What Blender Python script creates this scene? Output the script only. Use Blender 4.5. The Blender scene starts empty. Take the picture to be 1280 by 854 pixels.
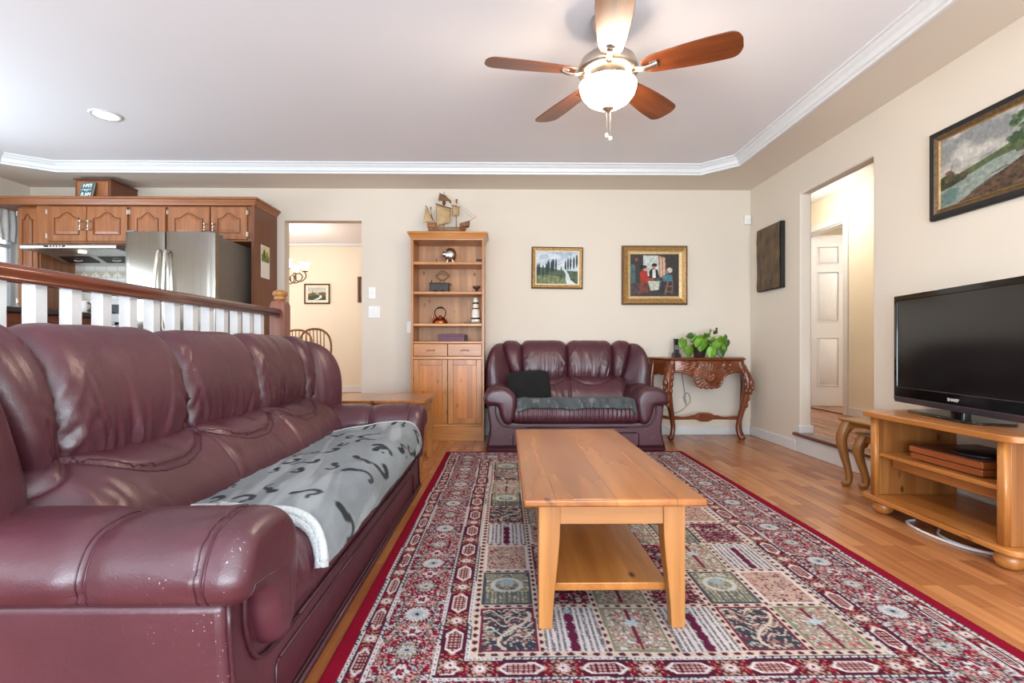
import bpy, bmesh, math, random
import numpy as np
from mathutils import Vector, Matrix

PI = math.pi
random.seed(7)
RNG = np.random.default_rng(11)
SC = bpy.context.scene
COL = SC.collection

# ------------------------------------------------------------------ camera
cam_d = bpy.data.cameras.new('camera')
cam = bpy.data.objects.new('camera', cam_d)
COL.objects.link(cam)
cam.location = (0, 0, 0.87)
cam.rotation_euler = (PI / 2, 0, -math.atan(9 / 640))
cam_d.sensor_width = 36
cam_d.lens = 18
cam_d.shift_y = 7 / 1280
cam_d.clip_start = 0.02
SC.camera = cam

# ------------------------------------------------------------------ view, world, light
SC.view_settings.view_transform = 'Standard'
SC.view_settings.look = 'None'
SC.view_settings.gamma = 1
SC.view_settings.use_curve_mapping = False
SC.view_settings.exposure = 0.0
SC.cycles.max_bounces = 10
SC.cycles.diffuse_bounces = 6
SC.cycles.glossy_bounces = 5
SC.cycles.use_denoising = True
SC.cycles.sample_clamp_indirect = 8
SC.cycles.caustics_reflective = False
SC.cycles.caustics_refractive = False

w = bpy.data.worlds.new('world')
SC.world = w
w.use_nodes = True
w.node_tree.nodes['Background'].inputs[0].default_value = (0.86, 0.93, 1.0, 1)
w.node_tree.nodes['Background'].inputs[1].default_value = 2.0


def area(name, loc, rot, sx, sy, power, color=(1, 1, 1), spread=PI):
    d = bpy.data.lights.new(name, 'AREA')
    d.shape = 'RECTANGLE'
    d.size, d.size_y, d.energy, d.color, d.spread = sx, sy, power, color, spread
    o = bpy.data.objects.new(name, d)
    o.location, o.rotation_euler = loc, rot
    COL.objects.link(o)
    return o


def point(name, loc, power, color, r=0.05):
    d = bpy.data.lights.new(name, 'POINT')
    d.energy, d.color, d.shadow_soft_size = power, color, r
    o = bpy.data.objects.new(name, d)
    o.location = loc
    COL.objects.link(o)
    return o


DAY = (0.76, 0.90, 1.0)
WARM = (1.0, 0.83, 0.62)
area('window_light_rear', (0.3, -1.93, 1.25), (PI / 2 + 0.12, 0, 0), 3.6, 2.0, 76, DAY)
area('ceiling_fill_rear', (0.3, -1.90, 0.75), (PI / 2 + 0.75, 0, 0), 3.6, 1.0, 215, DAY)  # upward-tilted fill added to brighten the ceiling
area('kitchen_rear_strip', (-2.75, -1.93, 1.5), (PI / 2 + 0.2, 0, 0), 0.5, 1.5, 20, DAY)  # two unseen narrow lights, shaped to streak the refrigerator doors
area('kitchen_rear_strip', (-3.75, -1.93, 1.5), (PI / 2 + 0.2, 0, 0), 0.6, 1.5, 22, DAY)
area('window_light_kitchen', (-4.58, 2.6, 1.6), (0, -PI / 2 - 0.3, 0), 1.1, 2.2, 105, DAY)
area('dining_side_light', (-4.6, 6.6, 1.5), (0, -PI / 2, 0), 1.6, 1.8, 40, (0.95, 0.97, 1.0))  # unseen area light beside the solid left dining wall, no window there
point('hall_lamp', (3.05, 5.2, 2.25), 19, (1.0, 0.91, 0.78), 0.1)
point('bedroom_fill', (4.6, 5.2, 2.1), 30, (1.0, 0.93, 0.84), 0.2)  # unseen point light placed inside the room behind the ajar door
point('dining_lamp', (-2.9, 6.9, 2.1), 18, (1.0, 0.90, 0.76), 0.12)

# ------------------------------------------------------------------ constants (metres)
WY, WX, KX = 5.06, 2.443, -4.627      # far wall, right wall, kitchen left wall
SOF, TRAY, STEP = 2.43, 2.51, 0.16    # soffit, tray ceiling, raised floor
REAR = -2.0


# ------------------------------------------------------------------ colour and material helpers
def lin(r, g, b):
    f = lambda c: (c / 255) / 12.92 if c / 255 <= 0.04045 else ((c / 255 + 0.055) / 1.055) ** 2.4
    return (f(r), f(g), f(b), 1.0)


class NT:
    def __init__(s, name):
        s.m = bpy.data.materials.new(name)
        s.m.use_nodes = True
        s.t = s.m.node_tree
        s.b = s.t.nodes['Principled BSDF']

    def n(s, kind, **kw):
        nd = s.t.nodes.new(kind)
        for k, v in kw.items():
            if k in nd.inputs:
                nd.inputs[k].default_value = v
            else:
                setattr(nd, k, v)
        return nd

    def l(s, a, b):
        s.t.links.new(a, b)

    def coord(s, scale=(1, 1, 1), rot=(0, 0, 0), kind='Object', jitter=True):
        tc = s.n('ShaderNodeTexCoord')
        mp = s.n('ShaderNodeMapping')
        mp.inputs['Scale'].default_value = scale
        mp.inputs['Rotation'].default_value = rot
        s.l(tc.outputs[kind], mp.inputs['Vector'])
        return mp.outputs['Vector']

    def ramp(s, src, stops):
        r = s.n('ShaderNodeValToRGB')
        e = r.color_ramp.elements
        while len(e) < len(stops):
            e.new(0.5)
        for el, (p, c) in zip(e, stops):
            el.position = p
            el.color = c if not isinstance(c, (int, float)) else (c, c, c, 1)
        s.l(src, r.inputs['Fac'])
        return r.outputs['Color']

    def mix(s, fac, a, b, mode='MIX'):
        m = s.n('ShaderNodeMix', data_type='RGBA', blend_type=mode)
        for src, sock in ((fac, m.inputs[0]), (a, m.inputs[6]), (b, m.inputs[7])):
            if hasattr(src, 'is_linked') or hasattr(src, 'links'):
                s.l(src, sock)
            else:
                sock.default_value = src
        return m.outputs[2]

    def bump(s, src, strength=0.2, dist=0.01):
        bp = s.n('ShaderNodeBump')
        bp.inputs['Strength'].default_value = strength
        bp.inputs['Distance'].default_value = dist
        s.l(src, bp.inputs['Height'])
        s.l(bp.outputs['Normal'], s.b.inputs['Normal'])

    def set(s, **kw):
        for k, v in kw.items():
            s.b.inputs[k.replace('_', ' ')].default_value = v
        return s


def plain(name, rgb, rough=0.5, metal=0.0, spec=0.5, var=0.12, scale=30, bump=0.0, coat=0.0):
    t = NT(name)
    c = lin(*rgb)
    no = t.n('ShaderNodeTexNoise', Scale=scale, Detail=4.0)
    t.l(t.coord(), no.inputs['Vector'])
    lo = tuple(x * (1 - var) for x in c[:3]) + (1,)
    hi = tuple(min(1, x * (1 + var)) for x in c[:3]) + (1,)
    t.l(t.ramp(no.outputs['Fac'], [(0.3, lo), (0.7, hi)]), t.b.inputs['Base Color'])
    t.set(Roughness=rough, Metallic=metal)
    t.b.inputs['Specular IOR Level'].default_value = spec
    t.b.inputs['Coat Weight'].default_value = coat
    if bump:
        t.bump(no.outputs['Fac'], bump, 0.005)
    return t.m


def wood(name, light, dark, axis=0, rough=0.38, knots=0.0, knot=(60, 28, 10), fine=1.0, coat=0.15, planks=None, detail=6.0):
    t = NT(name)
    sc = [14 * fine] * 3
    sc[axis] = 0.9 * fine
    v = t.coord(tuple(sc))
    oi = t.n('ShaderNodeObjectInfo')
    ad = t.n('ShaderNodeVectorMath', operation='ADD')
    sm = t.n('ShaderNodeMath', operation='MULTIPLY')
    sm.inputs[1].default_value = 37.0
    t.l(oi.outputs['Random'], sm.inputs[0])
    t.l(v, ad.inputs[0])
    t.l(sm.outputs[0], ad.inputs[1])
    v = ad.outputs[0]
    n1 = t.n('ShaderNodeTexNoise', Scale=1.0, Detail=detail, Roughness=0.55, Distortion=0.25)
    t.l(v, n1.inputs['Vector'])
    n2 = t.n('ShaderNodeTexNoise', Scale=6.0, Detail=3.0)
    t.l(v, n2.inputs['Vector'])
    c = t.ramp(n1.outputs['Fac'], [(0.28, lin(*dark)), (0.52, lin(*[(a + b) / 2 for a, b in zip(light, dark)])), (0.72, lin(*light))])
    c2 = t.ramp(n2.outputs['Fac'], [(0.35, 0.86), (0.65, 1.0)])
    c = t.mix(0.75, c, c2, 'MULTIPLY')
    if planks:                                     # boards of slightly different tone: (axis across, width)
        ax, wd = planks
        sx = t.n('ShaderNodeSeparateXYZ')
        tc = t.n('ShaderNodeTexCoord')
        t.l(tc.outputs['Object'], sx.inputs[0])
        dv = t.n('ShaderNodeMath', operation='DIVIDE')
        dv.inputs[1].default_value = wd
        t.l(sx.outputs[ax], dv.inputs[0])
        fl = t.n('ShaderNodeMath', operation='FLOOR')
        t.l(dv.outputs[0], fl.inputs[0])
        wn = t.n('ShaderNodeTexWhiteNoise', noise_dimensions='1D')
        t.l(fl.outputs[0], wn.inputs['W'])
        c = t.mix(0.8, c, t.ramp(wn.outputs['Value'], [(0.0, (0.74, 0.7, 0.66, 1)), (1.0, (1.08, 1.06, 1.04, 1))]), 'MULTIPLY')
        fr = t.n('ShaderNodeMath', operation='FRACT')
        t.l(dv.outputs[0], fr.inputs[0])
        c = t.mix(0.55, c, t.ramp(fr.outputs[0], [(0.0, 0.3), (min(.3, .0042 / wd), 1.0), (0.99, 1.0), (1.0, 0.5)]), 'MULTIPLY')
    if knots:
        sk = t.n('ShaderNodeSeparateXYZ')
        t.l(t.coord((6.0, 6.0, 6.0)), sk.inputs[0])
        o1, o2 = [i for i in range(3) if i != axis]
        sa = t.n('ShaderNodeMath', operation='ADD')
        t.l(sk.outputs[o1], sa.inputs[0])
        t.l(sk.outputs[o2], sa.inputs[1])
        sl = t.n('ShaderNodeMath', operation='MULTIPLY')
        sl.inputs[1].default_value = 0.5
        t.l(sk.outputs[axis], sl.inputs[0])
        kc = t.n('ShaderNodeCombineXYZ')
        t.l(sa.outputs[0], kc.inputs[0])
        t.l(sl.outputs[0], kc.inputs[1])
        vo = t.n('ShaderNodeTexVoronoi', voronoi_dimensions='2D', Scale=knots)
        t.l(kc.outputs[0], vo.inputs['Vector'])
        k = t.ramp(vo.outputs['Distance'], [(.022 * knots, .95), (.045 * knots, .6), (.085 * knots, 0.0)])
        km = t.n('ShaderNodeTexNoise', Scale=5.0, Detail=1.0)
        t.l(t.coord((1.3, 1.3, 1.3)), km.inputs['Vector'])
        c = t.mix(t.mix(1.0, k, t.ramp(km.outputs['Fac'], [(.46, 0.0), (.58, 1.0)]), 'MULTIPLY'), c, lin(*knot))
    t.l(c, t.b.inputs['Base Color'])
    t.set(Roughness=rough)
    t.b.inputs['Coat Weight'].default_value = coat
    t.b.inputs['Coat Roughness'].default_value = 0.25
    t.bump(n2.outputs['Fac'], 0.06, 0.003)
    return t.m


def wall_paint(name, rgb, rough=0.75):
    t = NT(name)
    no = t.n('ShaderNodeTexNoise', Scale=220.0, Detail=3.0)
    t.l(t.coord(), no.inputs['Vector'])
    n2 = t.n('ShaderNodeTexNoise', Scale=0.8, Detail=2.0)
    t.l(t.coord(), n2.inputs['Vector'])
    c = lin(*rgb)
    t.l(t.ramp(n2.outputs['Fac'], [(0.3, tuple(x * .97 for x in c[:3]) + (1,)), (0.7, c)]), t.b.inputs['Base Color'])
    t.set(Roughness=rough)
    t.b.inputs['Specular IOR Level'].default_value = 0.25
    t.bump(no.outputs['Fac'], 0.08, 0.002)
    return t.m


def leather(name):
    t = NT(name)
    n1 = t.n('ShaderNodeTexNoise', Scale=3.0, Detail=4.0)
    t.l(t.coord(), n1.inputs['Vector'])
    c = t.ramp(n1.outputs['Fac'], [(0.3, lin(67, 31, 41)), (0.7, lin(84, 40, 51))])
    n3 = t.n('ShaderNodeTexNoise', Scale=150.0, Detail=2.0)
    t.l(t.coord(), n3.inputs['Vector'])
    n4 = t.n('ShaderNodeTexNoise', Scale=5.0, Detail=2.0)
    t.l(t.coord(), n4.inputs['Vector'])
    ml = t.n('ShaderNodeMath', operation='MULTIPLY')
    t.l(n3.outputs['Fac'], ml.inputs[0])
    t.l(n4.outputs['Fac'], ml.inputs[1])
    c = t.mix(t.ramp(ml.outputs[0], [(0.455, 0.0), (0.48, 0.7)]), c, lin(185, 160, 165))
    t.l(c, t.b.inputs['Base Color'])
    t.set(Roughness=0.36)
    t.b.inputs['Specular IOR Level'].default_value = 0.65
    vo = t.n('ShaderNodeTexVoronoi', Scale=260.0)
    t.l(t.coord(), vo.inputs['Vector'])
    n2 = t.n('ShaderNodeTexNoise', Scale=16.0, Detail=5.0, Roughness=0.6)
    t.l(t.coord(), n2.inputs['Vector'])
    b1 = t.n('ShaderNodeBump')
    b1.inputs['Strength'].default_value = 0.10
    b1.inputs['Distance'].default_value = 0.002
    t.l(vo.outputs['Distance'], b1.inputs['Height'])
    b2 = t.n('ShaderNodeBump')
    b2.inputs['Strength'].default_value = 0.16
    b2.inputs['Distance'].default_value = 0.012
    t.l(n2.outputs['Fac'], b2.inputs['Height'])
    t.l(b1.outputs['Normal'], b2.inputs['Normal'])
    t.l(b2.outputs['Normal'], t.b.inputs['Normal'])
    return t.m


def painted(name, rough=0.85, bump=0.0, bscale=300, sheen=0.0, spec=0.3):
    t = NT(name)
    a = t.n('ShaderNodeVertexColor', layer_name='Col')
    t.l(a.outputs['Color'], t.b.inputs['Base Color'])
    t.set(Roughness=rough)
    t.b.inputs['Specular IOR Level'].default_value = spec
    t.b.inputs['Sheen Weight'].default_value = sheen
    if bump:
        no = t.n('ShaderNodeTexNoise', Scale=float(bscale), Detail=3.0)
        t.l(t.coord(), no.inputs['Vector'])
        t.bump(no.outputs['Fac'], bump, 0.004)
    return t.m


def glow(name, rgb, strength):
    t = NT(name)
    t.b.inputs['Emission Color'].default_value = lin(*rgb)
    t.b.inputs['Emission Strength'].default_value = strength
    t.b.inputs['Base Color'].default_value = lin(*rgb)
    t.set(Roughness=0.4)
    return t.m


def floor_mat():
    t = NT('laminate_strip_floor')
    tc = t.n('ShaderNodeTexCoord')
    sx = t.n('ShaderNodeSeparateXYZ')
    cb = t.n('ShaderNodeCombineXYZ')
    t.l(tc.outputs['Object'], sx.inputs[0])
    t.l(sx.outputs[1], cb.inputs[0])
    t.l(sx.outputs[0], cb.inputs[1])
    br = t.n('ShaderNodeTexBrick', offset=0.43, offset_frequency=2)
    for k, v in (('Scale', 1.0), ('Mortar Size', 0.0006), ('Mortar Smooth', 0.1), ('Bias', -0.05), ('Brick Width', 0.37), ('Row Height', 0.066)):
        br.inputs[k].default_value = v
    br.inputs['Color1'].default_value = lin(196, 134, 86)
    br.inputs['Color2'].default_value = lin(152, 93, 55)
    br.inputs['Mortar'].default_value = lin(112, 66, 36)
    t.l(cb.outputs[0], br.inputs['Vector'])
    n1 = t.n('ShaderNodeTexNoise', Scale=1.0, Detail=6.0, Roughness=0.6, Distortion=0.4)
    t.l(t.coord((45, 2.2, 1)), n1.inputs['Vector'])
    c = t.mix(0.8, br.outputs['Color'], t.ramp(n1.outputs['Fac'], [(0.3, (0.70, 0.66, 0.62, 1)), (0.6, (1, 1, 1, 1))]), 'MULTIPLY')
    t.l(c, t.b.inputs['Base Color'])
    t.set(Roughness=0.26)
    t.b.inputs['Specular IOR Level'].default_value = 0.5
    t.bump(n1.outputs['Fac'], 0.03, 0.002)
    return t.m


def tile_mat():
    t = NT('backsplash_tile')
    br = t.n('ShaderNodeTexBrick', offset=0.0)
    for k, v in (('Scale', 1.0), ('Mortar Size', 0.003), ('Brick Width', 0.108), ('Row Height', 0.108)):
        br.inputs[k].default_value = v
    br.inputs['Color1'].default_value = lin(232, 230, 222)
    br.inputs['Color2'].default_value = lin(224, 222, 214)
    br.inputs['Mortar'].default_value = lin(190, 186, 176)
    t.l(t.coord((1, 1, 1), (PI / 2, 0, 0)), br.inputs['Vector'])
    t.l(br.outputs['Color'], t.b.inputs['Base Color'])
    t.set(Roughness=0.25)
    return t.m


def steel_mat(name, rgb=(190, 188, 184), rough=0.28, axis=2):
    t = NT(name)
    sc = [160, 160, 160]
    sc[axis] = 1.5
    no = t.n('ShaderNodeTexNoise', Scale=1.0, Detail=3.0)
    t.l(t.coord(tuple(sc)), no.inputs['Vector'])
    t.l(t.ramp(no.outputs['Fac'], [(0.3, lin(*[c * .93 for c in rgb])), (0.7, lin(*rgb))]), t.b.inputs['Base Color'])
    t.set(Metallic=1.0, Roughness=rough)
    t.b.inputs['Anisotropic'].default_value = 0.6
    return t.m


M = dict(
    wall=wall_paint('wall_paint_beige', (223, 213, 199)),
    ceil=wall_paint('ceiling_paint', (236, 236, 240), 0.9),
    warmwall=wall_paint('wall_paint_cream', (232, 222, 202)),
    white=plain('white_gloss_paint', (220, 222, 224), 0.35, var=0.02),
    floor=floor_mat(),
    leather=leather('burgundy_leather'),
    dleather=plain('burgundy_leather_dark', (62, 28, 38), 0.3, var=0.1),
    pine_x=wood('pine_x', (212, 148, 80), (160, 94, 38), 0, 0.34, 0.55, coat=0.3),
    pine_y=wood('pine_y', (206, 140, 74), (154, 90, 36), 1, 0.30, 0.5, coat=0.35),
    pine_z=wood('pine_z', (206, 142, 76), (158, 94, 40), 2, 0.34, 0.6, coat=0.3),
    pine_board=wood('pine_tongue_board', (222, 142, 50), (176, 96, 28), 2, 0.34, 1.9, knot=(96, 46, 16), coat=0.3, planks=(0, 0.045)),
    pine_back=wood('pine_back_panel', (228, 178, 136), (182, 128, 86), 2, 0.5, 1.3, knot=(92, 66, 58), coat=0.05, planks=(0, 0.082)),
    pine_end=wood('pine_end_panel', (196, 134, 72), (146, 86, 38), 2, 0.36, 1.3, coat=0.3, planks=(0, 0.09)),
    table_top=wood('coffee_table_top', (192, 122, 54), (148, 84, 32), 1, 0.26, 1.0, fine=.7, coat=0.3, planks=(0, 0.18), detail=2.5),
    oak_x=wood('oak_x', (190, 132, 76), (156, 100, 52), 0, 0.35),
    oak_z=wood('oak_z', (188, 128, 70), (146, 90, 42), 2, 0.35),
    cab_z=wood('cabinet_oak_z', (178, 116, 72), (138, 80, 44), 2, 0.4, fine=2.0),
    cab_x=wood('cabinet_oak_x', (174, 112, 70), (134, 78, 44), 0, 0.4, fine=2.0),
    cab_dark=wood('cabinet_side', (124, 70, 40), (98, 52, 28), 2, 0.42, fine=2.0),
    mahog_y=wood('handrail_mahogany', (128, 66, 44), (86, 40, 26), 1, 0.25, coat=0.4),
    mahog_z=wood('newel_mahogany', (150, 92, 74), (112, 64, 50), 2, 0.3, coat=0.3),
    walnut=wood('fan_blade_walnut', (134, 72, 36), (88, 42, 20), 0, 0.35, fine=1.5),
    carve_x=wood('carved_mahogany_x', (150, 80, 42), (94, 44, 20), 0, 0.3, coat=0.4),
    carve_z=wood('carved_mahogany_z', (146, 76, 40), (90, 42, 18), 2, 0.3, coat=0.4),
    nest_z=wood('nest_table_wood_z', (168, 116, 58), (116, 72, 30), 2, 0.35),
    nest_y=wood('nest_table_wood_y', (176, 122, 62), (120, 74, 32), 1, 0.35),
    box_wood=wood('case_wood', (176, 98, 48), (122, 58, 24), 1, 0.3, coat=0.3),
    box_top=plain('case_top_dark', (84, 48, 34), 0.35),
    steel=steel_mat('brushed_steel_fridge', (142, 137, 130), 0.2),
    steel_x=steel_mat('brushed_steel_hood', (200, 200, 198), 0.3, 0),
    nickel=plain('brushed_nickel', (196, 186, 174), 0.3, 1.0, var=0.04),
    chrome=plain('silver', (222, 218, 210), 0.24, 1.0, var=0.06),
    brass=plain('brass', (190, 150, 88), 0.3, 1.0, var=0.08),
    copper=plain('copper', (186, 104, 62), 0.25, 1.0, var=0.15),
    gold=plain('gilt_frame', (176, 138, 84), 0.42, 0.35, var=0.35, scale=60, bump=0.4),
    gold_dk=plain('gilt_frame_dark', (112, 80, 44), 0.45, 0.3, var=0.3, scale=60, bump=0.3),
    linen=plain('frame_linen_slip', (226, 214, 192), 0.7),
    black=plain('black_plastic', (20, 20, 22), 0.35, var=0.1),
    blackm=plain('black_matt', (24, 22, 21), 0.7, var=0.2),
    gloss=plain('black_gloss_bezel', (12, 11, 12), 0.08, var=0.05),
    screen=plain('television_screen', (14, 14, 15), 0.16, var=0.02, spec=0.6),
    grey=plain('grey_plastic', (120, 122, 126), 0.4),
    fridge_side=plain('fridge_side_grey', (112, 104, 96), 0.45, var=0.04),
    sign_frame=plain('pewter_frame', (150, 150, 144), 0.4, 0.3),
    plate=plain('white_plastic', (238, 238, 236), 0.35, var=0.02),
    cable=plain('white_cable', (230, 230, 232), 0.4, var=0.02),
    iron=plain('dark_iron', (52, 46, 44), 0.5, 0.4, var=0.2),
    bronze=plain('bronze_iron', (120, 92, 62), 0.4, 0.6, var=0.2),
    brownpot=plain('brown_turned_wood', (84, 56, 36), 0.4),
    cream_cer=plain('cream_ceramic', (226, 216, 200), 0.4),
    purple=plain('purple_card', (98, 62, 84), 0.6, var=0.08),
    sail=plain('sail_cloth', (186, 158, 116), 0.8, var=0.2, scale=18),
    sail_dk=plain('flag_cloth', (124, 88, 60), 0.8, var=0.3, scale=25),
    hull=wood('hull_wood', (176, 108, 58), (104, 54, 26), 0, 0.5),
    leaf=plain('pothos_leaf', (102, 150, 42), 0.4, var=0.45, scale=12),
    leaf_dk=plain('pothos_leaf_dark', (52, 88, 34), 0.4, var=0.35, scale=14),
    stem=plain('green_stem', (120, 140, 70), 0.5),
    pot=plain('dark_pot', (58, 44, 36), 0.4, var=0.3),
    curtain=plain('sheer_curtain', (232, 234, 230), 0.85, var=0.03),
    counter=plain('dark_worktop', (46, 40, 40), 0.3, var=0.4, scale=90),
    pen_wood=wood('peninsula_panel', (120, 56, 34), (92, 38, 22), 2, 0.4),
    rangew=plain('range_white_enamel', (226, 226, 226), 0.25, var=0.01),
    tile=tile_mat(),
    tile_band=plain('tile_band_sand', (196, 182, 158), 0.3),
    cushion=plain('black_plush', (15, 14, 15), 0.95, var=0.4, scale=60, bump=0.6),
    throw=None,
    globe=glow('lamp_glass_lit', (255, 234, 206), 95.0),
    shade=glow('chandelier_glass_lit', (255, 232, 196), 3.0),
    canlamp=glow('downlight_lens_lit', (255, 246, 228), 6.0),
    hoodlamp=glow('hood_lamp_lit', (255, 238, 205), 4.0),
    amber=plain('finial_wood', (164, 112, 62), 0.3, var=0.2),
    paper=plain('calendar_paper', (232, 230, 224), 0.7, var=0.02),
    darkcanvas=plain('dark_carved_relief', (84, 64, 40), 0.5, var=.55, scale=9, bump=.6),
    paint=painted('oil_paint_canvas', 0.55, 0.15, 120),
)


# ------------------------------------------------------------------ mesh builder
class MB:
    def __init__(s):
        s.v, s.f = [], []

    def add(s, vs, fs):
        o = len(s.v)
        s.v += [tuple(map(float, p)) for p in vs]
        s.f += [tuple(i + o for i in f) for f in fs]
        return s

    def box(s, x0, x1, y0, y1, z0, z1):
        return s.add([(x0, y0, z0), (x1, y0, z0), (x1, y1, z0), (x0, y1, z0), (x0, y0, z1), (x1, y0, z1), (x1, y1, z1), (x0, y1, z1)],
                     [(0, 3, 2, 1), (4, 5, 6, 7), (0, 1, 5, 4), (1, 2, 6, 5), (2, 3, 7, 6), (3, 0, 4, 7)])

    def hull8(s, p):
        return s.add(p, [(0, 3, 2, 1), (4, 5, 6, 7), (0, 1, 5, 4), (1, 2, 6, 5), (2, 3, 7, 6), (3, 0, 4, 7)])

    def rings(s, rings, cap=True, closed=True):
        n = len(rings[0])
        vs = [p for r in rings for p in r]
        fs = []
        for i in range(len(rings) - 1):
            for j in range(n if closed else n - 1):
                k = (j + 1) % n
                fs.append((i * n + j, i * n + k, (i + 1) * n + k, (i + 1) * n + j))
        if cap:
            fs.append(tuple(reversed(range(n))))
            fs.append(tuple((len(rings) - 1) * n + j for j in range(n)))
        return s.add(vs, fs)

    def lathe(s, prof, c=(0, 0, 0), seg=24, axis=2, sx=1.0, sy=1.0):
        rings = []
        for r, z in prof:
            ring = []
            for i in range(seg):
                a = 2 * PI * i / seg
                p = [r * math.cos(a) * sx, r * math.sin(a) * sy, z]
                if axis == 0:
                    p = [p[2], p[0], p[1]]
                elif axis == 1:
                    p = [p[1], p[2], p[0]]
                ring.append((p[0] + c[0], p[1] + c[1], p[2] + c[2]))
            rings.append(ring)
        return s.rings(rings)

    def tube(s, pts, r, seg=8, cap=True, flat=1.0):
        pts = [Vector(p) for p in pts]
        n = len(pts)
        rad = r if isinstance(r, (list, tuple)) else [r] * n
        rings, up = [], None
        for i, p in enumerate(pts):
            d = (pts[min(i + 1, n - 1)] - pts[max(i - 1, 0)]).normalized()
            if up is None:
                up = Vector((0, 0, 1)) if abs(d.z) < 0.9 else Vector((1, 0, 0))
            a = d.cross(up)
            if a.length < 1e-6:
                a = d.cross(Vector((0, 1, 0)))
            a.normalize()
            b = a.cross(d).normalized()
            up = b
            rings.append([tuple(p + a * rad[i] * math.cos(2 * PI * k / seg) + b * rad[i] * flat * math.sin(2 * PI * k / seg)) for k in range(seg)])
        return s.rings(rings, cap)

    def ball(s, c, rx, ry=None, rz=None, seg=16, rows=10):
        ry, rz = ry or rx, rz or rx
        rings = []
        for i in range(1, rows):
            t = PI * i / rows
            rings.append([(c[0] + rx * math.sin(t) * math.cos(2 * PI * k / seg), c[1] + ry * math.sin(t) * math.sin(2 * PI * k / seg), c[2] - rz * math.cos(t)) for k in range(seg)])
        return s.rings(rings)

    def prism(s, poly, a0, a1, plane='xz'):
        def P(u, v, h):
            return (u, h, v) if plane == 'xz' else ((h, u, v) if plane == 'yz' else (u, v, h))
        return s.rings([[P(u, v, a0) for u, v in poly], [P(u, v, a1) for u, v in poly]])

    def grid(s, P, closed_u=False):                  # P: array (nu, nv, 3)
        nu, nv = P.shape[:2]
        vs = P.reshape(-1, 3).tolist()
        fs = []
        for i in range(nu if closed_u else nu - 1):
            i2 = (i + 1) % nu
            for j in range(nv - 1):
                fs.append((i * nv + j, i2 * nv + j, i2 * nv + j + 1, i * nv + j + 1))
        return s.add(vs, fs)

    def move(s, fn):
        s.v = [tuple(fn(Vector(p))) for p in s.v]
        return s

    def build(s, name, mat, parent=None, smooth=False, bevel=0.0, segs=2, angle=40, sub=0):
        me = bpy.data.meshes.new(name)
        me.from_pydata(s.v, [], s.f)
        bm = bmesh.new()
        bm.from_mesh(me)
        bmesh.ops.recalc_face_normals(bm, faces=bm.faces[:])
        bm.to_mesh(me)
        bm.free()
        me.materials.append(mat)
        o = bpy.data.objects.new(name, me)
        COL.objects.link(o)
        if parent:
            o.parent = parent
        if bevel:
            b = o.modifiers.new('bevel', 'BEVEL')
            b.width, b.segments, b.limit_method, b.angle_limit = bevel, segs, 'ANGLE', math.radians(angle)
        if sub:
            m = o.modifiers.new('sub', 'SUBSURF')
            m.levels = m.render_levels = sub
        if smooth or bevel or sub:
            for p in me.polygons:
                p.use_smooth = True
            if not smooth and not sub:
                me.set_sharp_from_angle(angle=math.radians(angle))
        return o


def thing(name, loc, label, cat, group=None, rz=0.0):
    o = bpy.data.objects.new(name, None)
    o.location = loc
    o.rotation_euler = (0, 0, rz)
    o.empty_display_size = 0.05
    COL.objects.link(o)
    o['label'], o['category'] = label, cat
    if group:
        o['group'] = group
    return o


def tag(o, label, cat, group=None):
    o['label'], o['category'] = label, cat
    if group:
        o['group'] = group
    return o


def struct(o):
    o['kind'] = 'structure'
    return o


def copy_tree(o, parent=None):
    c = o.copy()
    COL.objects.link(c)
    if parent:
        c.parent = parent
    for ch in list(o.children):
        copy_tree(ch, c)
    return c


def box(name, mat, parent, x0, x1, y0, y1, z0, z1, bevel=0.002):
    return MB().box(x0, x1, y0, y1, z0, z1).build(name, mat, parent, bevel=bevel)


def smooth_path(pts, n=8):                           # Catmull-Rom through points
    P = [np.array(p, float) for p in pts]
    P = [2 * P[0] - P[1]] + P + [2 * P[-1] - P[-2]]
    out = []
    for i in range(1, len(P) - 2):
        for k in range(n):
            t = k / n
            a, b, c, d = P[i - 1], P[i], P[i + 1], P[i + 2]
            out.append(0.5 * (2 * b + (c - a) * t + (2 * a - 5 * b + 4 * c - d) * t * t + (3 * b - a - 3 * c + d) * t ** 3))
    out.append(P[-2])
    return out


def arcpts(cx, cz, rx, rz, a0, a1, n):
    return [(cx + rx * math.cos(math.radians(a0 + (a1 - a0) * i / n)), cz + rz * math.sin(math.radians(a0 + (a1 - a0) * i / n))) for i in range(n + 1)]


class VN:                                            # 2-D value noise
    def __init__(s, seed):
        s.g = np.random.default_rng(seed).random((64, 64))

    def __call__(s, x, y):
        x, y = np.asarray(x, float), np.asarray(y, float)
        xi, yi = np.floor(x).astype(int), np.floor(y).astype(int)
        fx, fy = x - xi, y - yi
        fx, fy = fx * fx * (3 - 2 * fx), fy * fy * (3 - 2 * fy)
        g = lambda a, b: s.g[a % 64, b % 64]
        return (g(xi, yi) * (1 - fx) + g(xi + 1, yi) * fx) * (1 - fy) + (g(xi, yi + 1) * (1 - fx) + g(xi + 1, yi + 1) * fx) * fy

    def fbm(s, x, y, o=3):
        r, a = 0, 0.5
        for i in range(o):
            r = r + a * s(x * 2 ** i + 13 * i, y * 2 ** i + 7 * i)
            a *= 0.5
        return r / (1 - 0.5 ** o)


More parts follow.
